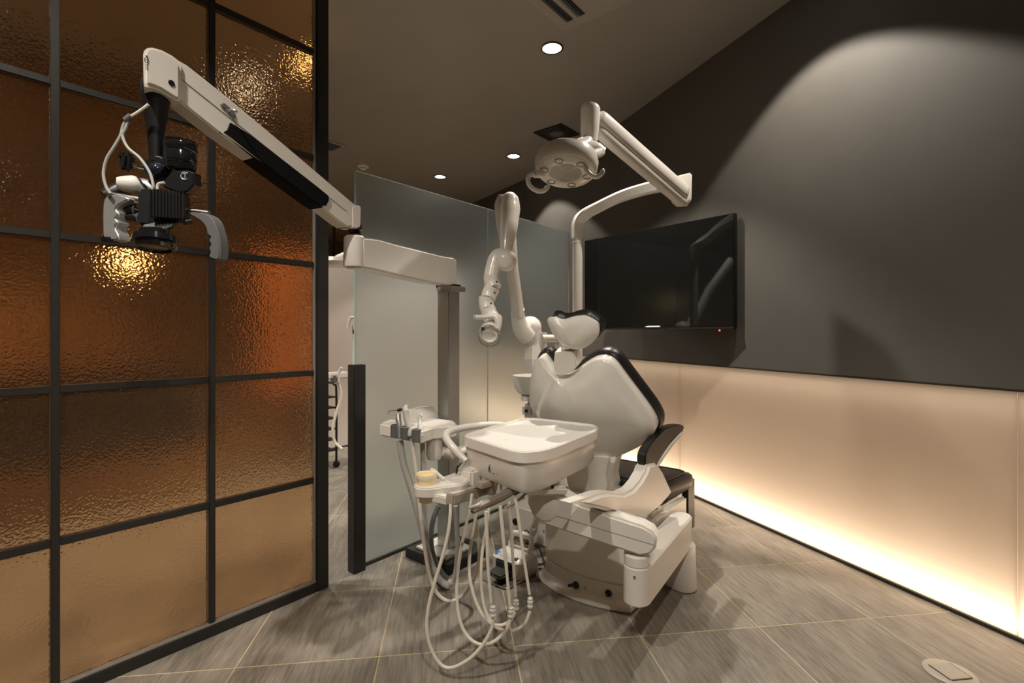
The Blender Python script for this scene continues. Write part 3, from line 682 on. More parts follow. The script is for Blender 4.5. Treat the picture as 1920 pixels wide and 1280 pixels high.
# ------------------------------------------------------------ dental lamp on its post
lamp = root('dental_lamp', V((.383, 2.9, .70)), 'white dental operating lamp on a tall bent post, over the chair', 'dental lamp')
pc = V((.383, 2.9, 0))
tubeo('post', 'white_satin', lamp, [pc+UP*.60, pc+UP*1.635], .029, 24, 0)
lato('post_collar', 'white_satin', lamp, pc, UP, [(.029, 1.598), (.0305, 1.602), (.0305, 1.606), (.029, 1.61)], 24)
J1 = P(1280, 352, 2.62)
bm = bnew()
AR = [(1083,446),(1084,418),(1096,403),(1120,389),(1160,370),(1200,357),(1240,348),(1275,345)]
n = len(AR); q = cat_open([P(x, y, 2.9+(2.62-2.9)*max(0, (i-1)/(n-2))) for i, (x, y) in enumerate(AR)], 6)
rg = []
for i, p in enumerate(q):
    d = (q[min(i+1, len(q)-1)]-q[max(i-1, 0)]).normalized(); x = V((.35, -.93, 0)); x = (x-d*x.dot(d)).normalized(); y = d.cross(x)
    rg.append([p+x*a*.026+y*b*.031 for a, b in ((-1,-.7),(-.7,-1),(.7,-1),(1,-.7),(1,.7),(.7,1),(-.7,1),(-1,.7))])
add_loft(bm, rg); link('bent_arm', bm, 'white_satin', lamp)
bm = bnew(); o = [P(x, y, 2.56) for x, y in [(1262,331),(1280,326),(1294,323),(1298,327),(1297,372),(1292,379),(1272,380),(1262,372)]]; add_prism(bm, o, V((.02, .09, 0)), .008, .008); link('elbow', bm, 'white', lamp)
S1, S2 = P(1284, 366, 2.54), P(1117, 220, 2.20)
def oval_bar(a, b, w, h, n=20, up=UP):
    d = (b-a).normalized(); x = d.cross(up).normalized(); y = x.cross(d)
    rg = []
    for t, f in ((0, .6), (.02, .92), (.05, 1), (.95, 1), (.98, .92), (1, .6)):
        rg.append([a.lerp(b, t)+(x*math.copysign(abs(math.cos(2*PI*k/n))**.7, math.cos(2*PI*k/n))*w+y*math.copysign(abs(math.sin(2*PI*k/n))**.7, math.sin(2*PI*k/n))*h)*f for k in range(n)])
    bm = bnew(); add_loft(bm, rg); return bm
sa = link('spring_arm', oval_bar(S1, S2, .038, .042), 'white', lamp)
link('spring_cover', oval_bar(S1-UP*.040, S2-UP*.046, .028, .031), 'white_satin', sa)
c = P(1106, 232, 2.18)
bm = bnew(); add_tube(bm, [P(1105,266,2.18), P(1106,240,2.18), P(1107,206,2.18), P(1108,198,2.18)], [.034, .041, .043, .037], 24, 3); link('neck', bm, 'white', lamp)
bm = bnew(); add_tube(bm, [P(1101,262,2.17), P(1098,246+24,2.16), P(1090,276,2.15)], [.028, .034, .04], 20, 3)
add_tube(bm, [P(1124,290,2.17), P(1112,280,2.16), P(1090,280,2.14)], [.040, .036, .03], 16, 3); link('yoke', bm, 'white', lamp)
hc_ = P(1062, 306, 2.12); hx = V((-.10, -.26, -1)).normalized()
hd_ = lato('lamp_head', 'white', lamp, hc_, hx, [(.06, -.052), (.105, -.048), (.128, -.030), (.136, .0), (.132, .030), (.122, .044), (.118, .046)], 48)
lato('lamp_face', 'pearl_lens', hd_, hc_, hx, [(.119, .040), (.119, .047), (.115, .049), (.07, .050), (.066, .046), (.002, .046)], 48)
fx, fy = frame(hx)
for k in range(6):
    a = 2*PI*k/6+.4; cl = hc_+(fx*math.cos(a)+fy*math.sin(a))*.092+hx*.049
    lato('lens', 'lens_grey', hd_, cl, hx, [(.019, -.002), (.019, .002), (.015, .003), (.013, .0), (.001, .0)], 20)
def loop_handle(px0, py0, pts, D_, nm='side_handle'):
    bm = bnew(); add_tube(bm, [P(x, y, D_) for x, y in pts], [.011]+[.010]*(len(pts)-2)+[.009], 12, 5); h = link(nm, bm, 'white_clear', lamp)
    return h
loop_handle(0, 0, [(1002,325),(992,330),(990,340),(996,351),(1009,358),(1020,357),(1027,350),(1025,347)], 2.06)
loop_handle(0, 0, [(1106,290),(1098,297),(1096,308),(1102,322),(1114,331),(1124,329),(1130,322),(1128,318)], 2.04)
bm = bnew(); add_tube(bm, [P(1002,326,2.07), P(1018,326,2.09)], .016, 14); link('handle_boss', bm, 'white', hd_)
bm = bnew(); add_tube(bm, [P(1100,292,2.05), P(1118,288,2.12), P(1126,284,2.16)], [.016, .02, .022], 14, 2); link('handle_boss', bm, 'white', hd_)

# ------------------------------------------------------------ extra-oral vacuum arm
vac = root('suction_arm', V((.143, 2.95, 0)), 'thick white jointed suction arm with a clear round nozzle, before the frosted glass', 'suction arm')
vb = V((.143, 2.95, 0))
def octo(c, r, z): return [c+V((math.cos(2*PI*k/8+.4)*r, math.sin(2*PI*k/8+.4)*r, z)) for k in range(8)]
bm = bnew(); add_loft(bm, [octo(vb, .05, 0), octo(vb, .05, .78), octo(vb, .079, .925), octo(vb, .058, 1.02)]); link('stand', bm, 'white', vac, ang=20)
bm = bnew(); add_box(bm, P(1018,650,2.9), (.016, .02, .085), AFR, .004); link('stand_bracket', bm, 'white', vac)
bm = bnew(); add_tube(bm, [P(1002,655,2.95), P(1001,640,2.95), P(995,622,2.93), P(985,608,2.9)], [.058, .060, .062, .05], 24, 4); link('elbow', bm, 'white', vac)
bm = bnew(); add_ball(bm, P(994,614,2.93), .068, 28); link('elbow_ball', bm, 'white', vac)
bm = bnew(); add_tube(bm, [P(990,630,2.90), P(979,618,2.87), P(973,602,2.85), P(970,583,2.83)], [.054, .052, .044, .037], 20, 4); link('lower_joint', bm, 'white', vac)
tubeo('lower_tube', 'white', vac, [P(972,592,2.83), P(960,500,2.70), P(953,400,2.52)], [.036, .033, .033], 20, 0)
lato('tube_ring', 'white_satin', vac, P(971.5,581,2.82), (P(960,500,2.7)-P(972,592,2.83)), [(.036, -.004), (.038, 0), (.036, .004)], 20)
bm = bnew(); add_tube(bm, [P(958,362,2.38), P(957,370,2.38), P(956,392,2.38), P(953,430,2.35), P(949,462,2.32), P(948,480,2.31)], [.022, .045, .059, .050, .036, .033], 28, 4, flat=.85); link('dome', bm, 'white', vac)
bm = bnew(); add_tube(bm, [P(942,366,2.40), P(940,385,2.40), P(942,420,2.40), P(945,460,2.36)], [.02, .034, .030, .02], 20, 4); link('dome_half', bm, 'white', vac)
bm = bnew(); add_ball(bm, P(948,488,2.27), .051, 28); link('middle_ball', bm, 'white', vac)
bm = bnew(); add_tube(bm, [P(944,476,2.28), P(932,482,2.27), P(925,500,2.26), P(921,520,2.25)], [.03, .036, .035, .035], 20, 4); link('middle_elbow', bm, 'white', vac)
seg_ = [((921,516),(926,540),.036,.034),((924,538),(915,560),.036,.033),((912,556),(914,580),.034,.033),((914,576),(924,600),.034,.036)]
D_ = 2.25
for (a, b, r0, r1) in seg_:
    bm = bnew(); add_tube(bm, [P(*a, D_), P((a[0]+b[0])/2-1.5, (a[1]+b[1])/2, D_), P(*b, D_-.01)], [r0, (r0+r1)/2*1.02, r1], 20, 3); s_ = link('hose_link', bm, 'white', vac)
    q = P((a[0]+b[0])/2+8, (a[1]+b[1])/2, D_-.034); lato('link_screw', 'black_plastic', s_, q, V((0, -1, 0)), [(.004, -.004), (.004, .003), (.001, .003)], 10)
    D_ -= .01
bm = bnew(); add_tube(bm, [P(926,592,2.2), P(925,606,2.19), P(919,618,2.17), P(917,625,2.14)], [.036, .038, .042, .044], 24, 4); link('nozzle', bm, 'white', vac)
bm = bnew(); add_tube(bm, [P(890,594,2.12), P(905,594.5,2.13), P(924,593,2.14), P(931,599,2.14), P(934,615,2.14)], [.012, .013, .015, .014, .010], 12, 4, flat=.8); gh = link('nozzle_handle', bm, 'white', vac)
lato('handle_cap', 'grey_plastic', gh, P(889.5,594,2.12), V((-1, 0, 0)), [(.012, -.002), (.011, .003), (.002, .004)], 12)
nx = V((-.05, -1, -.55)).normalized(); nc = P(918, 629, 2.12)
lato('nozzle_shield', 'clear_plastic', vac, nc, nx, [(.036, -.03), (.044, -.012), (.047, .012), (.045, .012), (.042, -.012), (.034, -.029)], 36)
lato('nozzle_mouth', 'white_satin', vac, nc, nx, [(.034, -.04), (.034, .004), (.028, .006), (.024, -.004), (.001, -.006)], 32)
lato('nozzle_button', 'black_plastic', vac, P(905,616,2.11), V((-.8,-.5,.3)), [(.008, -.004), (.008, .004), (.002, .005)], 14)

# ------------------------------------------------------------ microscope on its floor stand
mic = root('microscope', V((-.308, 2.37, 0)), 'black and white operating microscope on a long arm and floor stand, before the amber glass', 'microscope')
cb = V((-.325, 2.375, 0))
boxo('base_plate', 'black_rubber', mic, cb+FW*.02+UP*.022, (.135, .150, .022), AFR, .004)
tp = boxo('top_plate', 'white_satin', mic, cb+UP*.05, (.085, .105, .006), AFR, .002)
for a, b in ((-.07, -.09), (-.07, .09), (.07, -.09), (.07, .09)): lato('bolt', 'chrome', tp, cb+FW*a+RT*b+UP*.056, UP, [(.006, 0), (.006, .004), (.001, .005)], 8)
CC = V((-.305, 2.385, 0))
boxo('column', 'aluminium', mic, CC+UP*.665, (.037, .040, .61), AFR, .004)
bm = bnew(); add_box(bm, CC+V((.015, -.02, 1.283)), (.05, .05, .012), AFR, .004); ct = link('column_clamp', bm, 'silver_paint', mic)
bm = bnew(); add_box(bm, CC+V((0, -.01, 1.298)), (.04, .045, .008), AFR, .002); link('clamp_pad', bm, 'black_gloss', ct)
A1 = V((-.258, 2.335, 0)); A2 = V((-.571, 1.80, 0)); ad = (A2-A1).normalized(); an = V((-ad.y, ad.x, 0))
if an.y > 0: an = -an
AP = A1+an*.04
o = [HIT(x, y, AP, an) for x, y in [(857,487),(857,531),(846,534),(812,530),(760,519),(700,505),(680,501.5),(680,446),(690,446),(712,449),(740,457),(780,467),(834,480.5),(850,482.5)]]
prismo('swing_arm', 'white', mic, o, -an*.075, .006, .006)
lato('swing_hub', 'white', mic, A2, UP, [(.037, 1.312), (.040, 1.318), (.0375, 1.418), (.033, 1.424)], 36)
lato('hub_cap', 'grey_plastic', mic, A2, UP, [(.031, 1.309), (.031, 1.314)], 32)
lato('pivot_ring', 'black_gloss', mic, A2, UP, [(.028, 1.422), (.031, 1.428), (.022, 1.436), (.022, 1.444), (.027, 1.448), (.027, 1.466)], 28)
HD = 1.25; HT = P(300, 140, HD)
ad = (V((HT.x, HT.y, 0))-A2).normalized(); an = V((-ad.y, ad.x, 0))
if an.y > 0: an = -an
AP = A2+an*.032
def AH(px, py, off=0): return HIT(px, py, AP+an*off, an)
o = [AH(x, y) for x, y in [(336,113),(352,122),(430,184),(540,276),(668,385),(670,408),(664,423),(652,425),(638,416),(600,386),(500,313),(410,248),(317,174),(312,168)]]
arm_ = prismo('spring_arm', 'white_satin', mic, o, -an*.058, .004, .004)
bm = bnew(); add_bar(bm, AH(341,149,.0005), AH(650,396,.0005), .0015, .002); link('groove', bm, 'ink_soft', arm_)
o = [AH(x, y, .004) for x, y in [(430,224),(470,249),(540,303),(600,350),(618,365),(620,376),(614,388),(604,389),(590,380),(500,313),(428,256),(413,247),(424,240),(427,232)]]
prismo('arm_sleeve', 'black_matte', mic, o, -an*.066, .006, .006, label='black grip sleeve')
bm = bnew(); o = [AH(x, y, .002) for x, y in [(413,196),(420,192),(440,209),(444,218),(440,222),(430,216),(416,202)]]; add_prism(bm, o, -an*.004, .001); lk = link('lock_plate', bm, 'aluminium', arm_)
tubeo('lock_lever', 'chrome', mic, [AH(428,208,.003), AH(436,205,.02), AH(445,210,.03)], .003, 8, 3)
for px, py in ((419,199),(438,216)): lato('lock_screw', 'hose_dark', mic, AH(px, py, .002), an, [(.0035, -.002), (.0035, .002), (.001, .002)], 10)
bm = bnew(); o = [AH(x, y, .002) for x, y in [(660,388),(663,384),(675,385),(678,389),(677,424),(672,428),(660,427)]]; add_prism(bm, o, -an*.062, .004, .004); link('knuckle', bm, 'white', mic)
o = [AH(x, y, .012) for x, y in [(269,150),(268,100),(270,92),(276,87),(285,86),(303,91),(322,101),(336,112),(340,120),(340,183),(337,188),(331,187),(313,176),(300,168),(285,162),(270,160)]]
hb_ = prismo('head_mount', 'white', mic, o, V((HT.x, HT.y, 0)).normalized()*.066, .008, .012, 4)
lato('mount_hole', 'black_plastic', hb_, AH(321.5,156,.012), an, [(.0075, -.002), (.0075, .0012), (.0055, .0014), (.001, .0005)], 16)
bm = bnew(); q = [AH(274.5+3.5*math.cos(2*PI*k/14)*.9, 112+5*math.sin(2*PI*k/14), .0125) for k in range(15)]; add_tube(bm, q, .0009, 6)
add_tube(bm, [AH(274.5,107,.0125), AH(274.5,104.5,.0125)], .0009, 6); add_tube(bm, [AH(272.5,104,.0125), AH(276.5,105,.0125)], .0008, 6); add_tube(bm, [AH(271.5,112,.0125), AH(275,112,.0125), AH(276,109.5,.0125)], .0008, 6)
for k in range(6): add_tube(bm, [AH(272,120+k*2.0,.0125), AH(278-(k % 2)*1.5,120.3+k*2.0,.0125)], .0004, 5)
link('printed_mark', bm, 'ink', hb_)
ND = HD
def hv(px, py, d=0): return P(px, py, ND+d)
nc_ = hv(292, 230, .0)
def rz(y): return H-(y-Y0)/FP*ND
neck = lato('neck', 'black_plastic', mic, V((nc_.x, nc_.y, 0)), UP, [(.0135, rz(304)), (.0145, rz(298)), (.016, rz(270)), (.021, rz(235)), (.027, rz(205)), (.0295, rz(192)), (.031, rz(188)), (.031, rz(155)), (.029, rz(152))][::1], 36)
lato('neck_screw', 'chrome', neck, hv(276,166,-.028), V((-.55,-.8,0)), [(.0036, -.003), (.0036, .0015), (.0012, .001)], 12)
lato('neck_slot', 'black_rubber', neck, hv(276,193,-.024), V((-.55,-.8,0)), [(.006, -.004), (.006, .0012), (.001, .0012)], 12)
# ball joint
bj = lato('joint_collar', 'black_plastic', mic, hv(296,316,.0), V((.12,-1,-.1)), [(.027, -.016), (.031, -.012), (.031, .006), (.027, .010), (.018, .010)], 28)
bm = bnew(); add_ball(bm, hv(295,319,-.008), .0185, 24); link('joint_ball', bm, 'ball_blue', bj)
tubeo('joint_stem', 'chrome', bj, [hv(284,317), hv(262,312), hv(250,308)], .006, 10, 0)
bm = bnew(); add_box(bm, hv(238,304), (.012, .014, .022), (V((1,0,-.2)).normalized(), V((0,1,0)), V((.2,0,1)).normalized()), .007, 3); add_box(bm, hv(232,293), (.009, .012, .007), bev=.004); link('joint_knob', bm, 'black_plastic', bj)
# camera barrel and prism
bx_ = V((.04, -.05, 1)).normalized(); bc_ = hv(338, 292, .0)
br = lato('camera_barrel', 'black_gloss', mic, bc_, bx_, [(.027, -.040), (.035, -.034), (.036, -.024), (.0345, -.022), (.0365, -.02), (.0365, .008), (.0355, .010), (.037, .012), (.0375, .022), (.036, .030), (.037, .032), (.037, .036), (.030, .036), (.028, .030), (.001, .029)], 40)
for h in (-.0145, .0105): lato('barrel_band', 'chrome', br, bc_, bx_, [(.0366, h-.0006), (.0374, h-.0003), (.0374, h+.0003), (.0366, h+.0006)], 40)
o = [hv(x, y, -.03) for x, y in [(322,320),(352,318),(365,323),(365,345),(352,359),(338,362),(318,356),(304,350),(312,333)]]
pb = prismo('prism_housing', 'black_plastic', mic, o, V((-.02, .06, .01)), .004, .004)
bm = bnew(); q = [hv(346+7*math.cos(t), 329.5+7.2*math.sin(t), -.0315) for t in [math.radians(40+280*k/14) for k in range(15)]]; add_tube(bm, q, .0007, 6)
add_tube(bm, [hv(343,325.5,-.0315), hv(348.5,325.5,-.0315)], .0007, 6); add_tube(bm, [hv(347,325.5,-.0315), hv(347,332,-.0315), hv(345.5,334.5,-.0315), hv(342.5,333.5,-.0315)], .0007, 6, 2); link('printed_mark', bm, 'white', pb)
# binocular
bino = tubeo('binocular_tube', 'silver_paint', mic, [hv(290,360,.03), hv(272,353,.02), hv(254,347,.01)], [.028, .026, .020], 24, 0)
tubeo('eyecup', 'white_satin', mic, [hv(258,348,.01), hv(248,346,.0), hv(228,344,-.01), hv(219,343,-.015)], [.021, .0225, .018, .014], 24, 3)
bm = bnew(); add_tube(bm, [hv(236,352,.07), hv(215,360,.05), hv(196,368,.035)], [.022, .02, .016], 20, 2); link('eyecup', bm, 'black_plastic', mic)
# finned lamp house
fa_ = hv(320, 388, -.01)
ux = V((.93, .36, 0)).normalized(); uy = V((-.36, .93, 0)).normalized()
bd = boxo('lamp_house', 'black_plastic', mic, fa_, (.036, .028, .034), (ux, uy, UP), .002)
for k in range(11):
    boxo('fin', 'black_plastic', bd, fa_+ux*(-.034+k*.0068)-uy*.031, (.0012, .005, .034), (ux, uy, UP), .0005)
bt = prismo('bottom_plate', 'hose_dark', mic, [hv(x, y, d) for x, y, d in [(268,428,-.03),(300,434,-.04),(346,414,.0),(345,408,.0),(290,405,.02),(284,408,.0)]], UP*.006, .001, .001)
boxo('optics_body', 'black_plastic', mic, hv(293,395,.01), (.030, .035, .045), (ux, uy, UP), .006)
lc = hv(292, 450, -.045)
ob = lato('objective', 'black_gloss', mic, lc, V((.05,-.12,-1)), [(.030, -.024), (.036, -.020), (.036, -.012), (.047, -.008), (.048, .006), (.043, .008), (.043, .013), (.045, .014), (.042, .022), (.034, .024), (.032, .016), (.001, .014)], 40)
lato('objective_lens', 'lens', ob, lc, V((.05,-.12,-1)), [(.0315, .016), (.028, .019), (.001, .021)], 32)
for (a, b) in (((231,392),(262,396)), ((238,406),(268,409))):
    k = tubeo('focus_knob', 'black_plastic', mic, [hv(*a,-.01), hv(a[0]+16,a[1]+1,-.008), hv(*b,.0)], [.0095, .0105, .007], 16, 0)
    lato('knob_ring', 'silver_paint', k, hv(a[0]+22,a[1]+2,-.006), V((1,.1,0)), [(.010, -.001), (.0125, 0), (.010, .001)], 16)
tubeo('focus_knob', 'black_plastic', mic, [hv(345,416,-.01), hv(359,414,.0)], .008, 12, 0)
# handles
tubeo('handle_bar', 'brushed_steel', mic, [hv(204,364,-.02), hv(240,372,-.015), hv(283,380,-.005)], [.007, .0095, .0115], 16, 0)
def grip(pts, rs, name='handle_grip', m='silver_paint', D_=-.02):
    q = [hv(x, y, D_) for x, y in pts]; bm = bnew(); add_tube(bm, q, rs, 18, 4, flat=.8); return link(name, bm, m, mic)
bm = bnew(); o = [hv(x, y, -.035) for x, y in [(194,372),(203,365),(222,364),(240,370),(238,376),(222,384),(217,392),(222,398),(221,404),(216,409),(221,416),(216,423),(217,431),(220,436),(222,448),(206,451),(193,447),(191,420),(191,392)]]
add_prism(bm, cat_closed(o, 2), V((.008, .032, 0)), .008, .008, 3); g_ = link('handle_grip', bm, 'silver_paint', mic)
lato('grip_cap', 'black_plastic', g_, hv(207,449.5,-.02), V((0,0,-1)), [(.0205, -.004), (.0205, .002), (.018, .006), (.002, .007)], 20)
tubeo('handle_bar', 'brushed_steel', mic, [hv(345,392,.0), hv(362,397,.0), hv(392,400,.0)], [.008, .009, .007], 14, 0)
bm = bnew(); o = [hv(x, y, -.01) for x, y in [(352,396),(370,397),(386,400),(399,410),(407,430),(412,455),(411,484),(400,486),(391,480),(394,472),(391,464),(395,458),(391,450),(394,444),(388,438),(386,428),(378,416),(366,408),(355,402)]]
add_prism(bm, cat_closed(o, 2), V((.006, .030, 0)), .007, .007, 3); g_ = link('handle_grip', bm, 'hose_dark', mic)
lato('grip_cap', 'black_plastic', g_, hv(404,485,.005), V((0,0,-1)), [(.0145, -.003), (.0145, .002), (.002, .003)], 16)
# cables
for nm, mt, pts in (('cable', 'hose_white', [(278,196),(262,208),(246,218),(240,222)]), ('cable', 'hose_grey', [(240,222),(231,236),(226,254),(214,275),(200,298),(194,325),(199,350),(208,363)]), ('cable', 'hose_grey', [(241,222),(236,240),(230,255),(240,277),(262,296),(280,322),(287,345),(286,356)]), ('cable', 'pale_grey', [(308,342),(297,345),(295,355)])):
    tubeo(nm, mt, mic, [hv(x, y, -.045) for x, y in pts], .0034, 8, 6)
lato('cable_clip', 'hose_dark', mic, hv(241,221.5,-.045), V((-.6,0,-.5)), [(.0075, -.009), (.0075, .009)], 14)

# ------------------------------------------------------------ foot control
fc = V((-.005, 2.215, 0))
ft = root('foot_control', fc, 'white foot control with blue and black buttons on the floor behind the hoses', 'foot pedal')
def fcf(s, r, z): return fc+FW*s+RT*r+UP*z
def fring(s0, s1, w, z, rad=.03):
    out = []
    for cs, cr, a0 in ((s1-rad, w-rad, 0), (s0+rad, w-rad, PI/2), (s0+rad, -w+rad, PI), (s1-rad, -w+rad, 3*PI/2)):
        for k in range(5):
            a = a0+PI/2*k/4; out.append(fcf(cs+rad*math.cos(a)*1, cr+rad*math.sin(a), z))
    return out
bm = bnew(); add_loft(bm, [fring(-.125, .11, .085, .001), fring(-.128, .112, .087, .005), fring(-.125, .11, .085, .010)]); link('sole_plate', bm, 'brushed_steel', ft)
bm = bnew(); add_loft(bm, [fring(-.05, .11, .082, .010), fring(-.05, .112, .084, .03), fring(-.045, .105, .082, .075), fring(-.03, .09, .07, .088)]); bod = link('pedal_body', bm, 'white', ft)
bm = bnew(); add_box(bm, fcf(-.045, 0, .043), (.012, .045, .032), AFR, .006); link('pedal_opening', bm, 'black_rubber', ft)
bm = bnew(); add_box(bm, fcf(-.075, .005, .040), (.045, .042, .007), (FW+UP*.15, RT, UP), .006); link('pedal', bm, 'black_rubber', ft, 'black foot pedal')
lato('button', 'blue', bod, fcf(-.022, -.058, .083), UP-FW*.25, [(.013, -.006), (.013, .004), (.006, .008), (.001, .009)], 20, label='blue button')
lato('button', 'black_plastic', bod, fcf(-.022, .048, .083), UP-FW*.25, [(.012, -.006), (.012, .004), (.006, .008), (.001, .009)], 20)
bm = bnew(); add_tube(bm, [fcf(.06,-.055,.075), fcf(.075,-.058,.12), fcf(.08,-.05,.145), fcf(.085,0,.15), fcf(.08,.05,.145), fcf(.075,.058,.12), fcf(.06,.055,.075)], .012, 12, 5); link('carry_handle', bm, 'white', ft)
tubeo('cable', 'black_rubber', ft, [fcf(.11,.03,.012), fcf(.16,.06,.006), fcf(.22,.05,.006), fcf(.28,.10,.006)], .004, 8, 5)

# ------------------------------------------------------------ television on the wall, pen, floor socket
Tr, Tl = P(1377, 626, 2.86), P(1096, 626, 3.72); td = (Tr-Tl).normalized(); tn = V((td.y, -td.x, 0))
if tn.y > 0: tn = -tn
zt, zb = H+(626-398.5)/FP*2.86, H+(626-616)/FP*2.86
tv = root('television', V(((Tr+Tl)/2).xy.to_3d()+UP*zb, ) if False else ((Tr.x+Tl.x)/2, (Tr.y+Tl.y)/2, zb), 'large black wall television mounted on the dark wall beside the lamp post', 'television')
cx = (Tr+Tl)/2; wd = (Tr-Tl).length/2
boxo('case', 'black_plastic', tv, V((cx.x, cx.y, (zt+zb)/2))-tn*.020, (wd, .018, (zt-zb)/2), (td, tn, UP), .003)
boxo('screen', 'screen_black', tv, V((cx.x, cx.y, (zt+zb)/2+.006))+tn*.0, (wd-.004, .002, (zt-zb)/2-.010), (td, tn, UP))
boxo('lower_bezel', 'black_metal', tv, V((cx.x, cx.y, zb+.006))+tn*.004, (wd, .006, .006), (td, tn, UP), .001)
lato('standby_light', 'red_led', tv, HIT(1350,618,Tr,tn)+tn*.004-UP*.004, tn, [(.005, 0), (.005, .003), (.001, .004)], 10)
bk = boxo('wall_bracket', 'black_metal', tv, V((cx.x, cx.y, 1.43))-tn*.12+td*.20, (.08, .09, .10), (td, tn, UP))
pl = HIT(1229, 612.5, Tr, tn)+tn*.018
pen = root('marker_pen', pl, 'small white marker pen lying on the lower edge of the television', 'pen')
tubeo('pen_barrel', 'paper_white', pen, [pl-td*.05, pl+td*.045], .006, 12, 0); tubeo('pen_tip', 'pale_grey', pen, [pl-td*.05, pl-td*.066], [.005, .0025], 10, 0)
boxo('pen_ledge', 'black_metal', tv, HIT(1229,616,Tr,tn)+tn*.016-UP*.003, (.09, .012, .003), (td, tn, UP))
sc0 = G(1781, 1262)
so = root('floor_socket', sc0, 'round brushed steel floor socket with square lid at the lower right', 'floor socket')
lato('socket_ring', 'satin_steel', so, sc0, UP, [(.068, .0), (.068, .003), (.060, .006), (.002, .0062)], 48)
boxo('socket_lid', 'satin_steel', so, sc0+UP*.0065, (.036, .036, .002), (D4, D3, UP), .001)
bm = bnew()
for a, b in ((-1, 0), (1, 0), (0, -1)): add_box(bm, sc0+D4*.038*a+D3*.038*b+UP*.0066, (.0012 if a else .036, .0012 if b else .036, .0006), (D4, D3, UP))
link('lid_gap', bm, 'ink', so)

# ------------------------------------------------------------ ceiling fittings
K = V((.304, 2.828, CEIL))
ac = root('air_conditioner', K-FW*.475+RT*.31, 'recessed ceiling air conditioner cassette with dark louvre slots, at the top edge', 'air conditioner')
def kb(name, m, s0, s1, r0, r1, z0, z1, bev=.002, par=None): return boxo(name, m, par or ac, K-FW*(s0+s1)/2+RT*(r0+r1)/2-UP*(z0+z1)/2, ((s1-s0)/2, (r1-r0)/2, (z1-z0)/2), AFR, bev)
mat('ceiling_white', (.36, .33, .29), .5, noise=.02)
kb('frame', 'ceiling_white', 0, .95, 0, .62, -.004, .010)
for r0, r1 in ((.055, .10), (.135, .175)):
    kb('louvre_slot', 'black_plastic', .07, .88, r0, r1, .009, .0115); kb('louvre', 'hose_dark', .075, .875, r0+.012, r0+.018, .009, .016, .001)
kb('louvre_rail', 'ceiling_white', .07, .88, .104, .131, .009, .016)
kb('intake_panel', 'ceiling_white', .07, .88, .19, .57, .009, .016)
K2 = V((.385, 4.27, CEIL)); 
sp_ = root('square_light', K2, 'square black recessed ceiling light, switched off, behind the dental lamp', 'light')
boxo('frame', 'black_gloss', sp_, K2-UP*.004, (.143, .143, .006), AFR, .002); boxo('well', 'black_plastic', sp_, K2-UP*.0105, (.095, .095, .001), AFR)
lato('reflector', 'hose_dark', sp_, K2-UP*.011, -UP, [(.06, 0), (.05, .004), (.001, .005)], 28)
sd = V((-1.527, 5.09, CEIL)); s_ = root('smoke_detector', sd, 'small round cream smoke detector on the ceiling above the frosted screen', 'smoke detector')
lato('base', 'white_satin', s_, sd, -UP, [(.058, 0), (.058, .018), (.05, .022)], 28); lato('sensor', 'white_satin', s_, sd-UP*.022, -UP, [(.036, 0), (.034, .016), (.026, .022), (.001, .024)], 24)
vn = V((-1.72, 4.50, CEIL)); v_ = root('air_vent', vn, 'rectangular grey ceiling air vent beside the amber partition', 'vent')
boxo('frame', 'ceiling_white', v_, vn-UP*.004, (.17, .12, .006), AFR, .002); boxo('grille', 'black_plastic', v_, vn-UP*.0105, (.14, .085, .001), AFR)
for k in range(6): boxo('slat', 'hose_dark', v_, vn-UP*.013+RT*(-.07+.028*k), (.14, .004, .003), AFR)

# ------------------------------------------------------------ neighbouring booth
ct = V((-1.55, 4.10, 0)); ca = root('utility_cart', ct, 'black wire utility cart on castors in the next booth, by the partition', 'cart')
for s in (0, 1):
    b = ct+FW*(-.30*s)
    bm = bnew(); add_tube(bm, [b+UP*.05, b+UP*.60, b+UP*.655-N2*.03, b+UP*.675-N2*.09, b+UP*.66-N2*.15, b+UP*.6-N2*.18, b+UP*.05-N2*.18], .009, 10, 4); link('side_frame', bm, 'black_metal', ca)
    for q in (0, .18):
        lato('castor', 'black_rubber', ca, b-N2*q+UP*.026, RT, [(.02, -.012), (.026, -.008), (.026, .008), (.02, .012)], 16)
for k in range(6):
    boxo('shelf', 'black_metal', ca, ct-FW*.15-N2*.09+UP*(.14+.085*k), (.15, .09, .006), (FW, N2, UP), .002)
l2 = P(632, 492, 4.05)
la_ = root('booth_lamp', l2, 'white dental lamp of the next booth, beside the microscope hub', 'dental lamp')
lato('lamp_head', 'white', la_, l2, UP, [(.05, -.035), (.11, -.03), (.135, 0), (.12, .03), (.04, .045)], 32)
bm = bnew(); add_tube(bm, [l2+V((.12,-.08,-.01)), l2+V((.11,-.16,-.04)), l2+V((.19,-.17,-.05)), l2+V((.21,-.09,-.03)), l2+V((.14,-.06,-.01))], .010, 10, 5); link('side_handle', bm, 'white', la_)
bm = bnew(); add_tube(bm, [l2+V((.0,0,.03)), l2+V((.16,.04,.10)), l2+V((.5,.3,.2))], [.03, .03, .028], 14, 3); link('arm', bm, 'white', la_)
h2 = P(632, 703, 3.7)
hl = root('booth_holder', h2, 'white instrument holder with a hanging hose in the next booth, beside the black post', 'instrument holder')
boxo('holder_body', 'white', hl, h2, (.08, .06, .022), AFR, .008)
boxo('instrument_rest', 'hose_dark', hl, h2+V((.0,-.07,-.02)), (.02, .016, .03), AFR, .006)
tubeo('hand_piece', 'pale_grey', hl, [h2+V((.03,-.06,-.05)), h2+V((.03,-.05,.02)), h2+V((.05,-.05,.06))], .011, 10, 3)
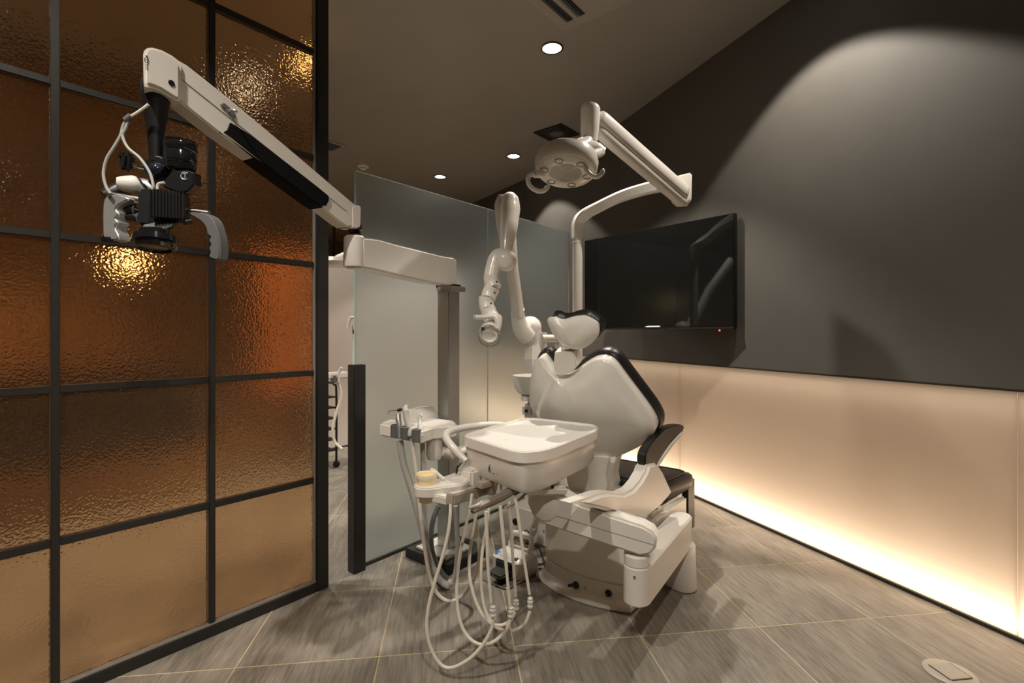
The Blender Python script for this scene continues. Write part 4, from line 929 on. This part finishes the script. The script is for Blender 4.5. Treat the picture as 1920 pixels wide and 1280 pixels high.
tubeo('hose', 'hose_white', hl, [h2+V((.02,-.05,-.03)), P(640,740,3.65), P(630,775,3.62), P(624,805,3.6), P(628,828,3.6), P(642,842,3.58)], .010, 10, 5)
k2 = P(660, 610, 3.8)
kt = root('booth_faucet', k2, 'small white faucet of the next booth, at the edge of the frosted screen', 'faucet')
tubeo('spout', 'white', kt, [k2+V((-.03,0,-.02)), k2+V((-.015,0,.05)), k2+V((.01,0,.06)), k2+V((.07,.02,.05))], .012, 10, 4)
lato('tap_body', 'chrome', kt, k2+V((.025,0,-.045)), V((0,-1,.2)), [(.02, -.02), (.024, 0), (.012, .012), (.001, .013)], 18)
bm = bnew(); add_tube(bm, [k2+V((.02,.03,0)), V((k2.x+.03, k2.y+.05, .35)), V((k2.x+.03, k2.y+.05, 0))], .03, 14); link('pedestal', bm, 'white', kt)
op = V((-1.80, 4.46, 0))+AW*.26-N2*.05; wp = root('glow_stand_in', op+UP*.55, 'added orange board standing in for the glow behind the right amber panes', 'panel')  # added board, its orange colour stands in for the glow behind the amber
boxo('board', 'orange_glow_board', wp, op+UP*1.15, (.235, .012, .60), (FW, N2, UP), .004); boxo('board_frame', 'black_metal', wp, op+UP*1.15+N2*.012, (.245, .008, .61), (FW, N2, UP), .002)
bn = V((-2.55, 3.05, 0)); be = root('bench', bn, 'dark low bench showing blurred through the amber glass', 'bench')
boxo('seat', 'leather', be, bn+UP*.40, (.62, .22, .06), (FW, N2, UP), .03); boxo('base', 'wood', be, bn+UP*.17, (.58, .18, .17), (FW, N2, UP), .01); boxo('backrest', 'leather', be, bn+UP*.62+N2*.2, (.62, .05, .20), (FW, N2, UP), .03)
for (px, py, D_, r, lab) in ((240, 490, 2.7, .045, 'glowing amber pendant lamp behind the textured glass, below the microscope'), (574, 118, 2.75, .025, 'small glowing pendant lamp behind the upper corner of the amber glass'), (572, 542, 5.2, .05, 'small glowing lamp behind the right column of amber panes')):
    c = P(px, py, D_); pl_ = root('pendant_lamp', c, lab, 'lamp', 'lamps behind the amber glass')
    bm = bnew(); add_ball(bm, c, r, 20); link('globe', bm, 'lamp_glow', pl_); lato('cap', 'black_metal', pl_, c+UP*r*.85, UP, [(r*.5, 0), (r*.35, .03), (.004, .04)], 18)
    bm = bnew(); add_tube(bm, [c+UP*r, V((c.x, c.y, CEIL))], .003, 6); link('cord', bm, 'black_rubber', pl_)
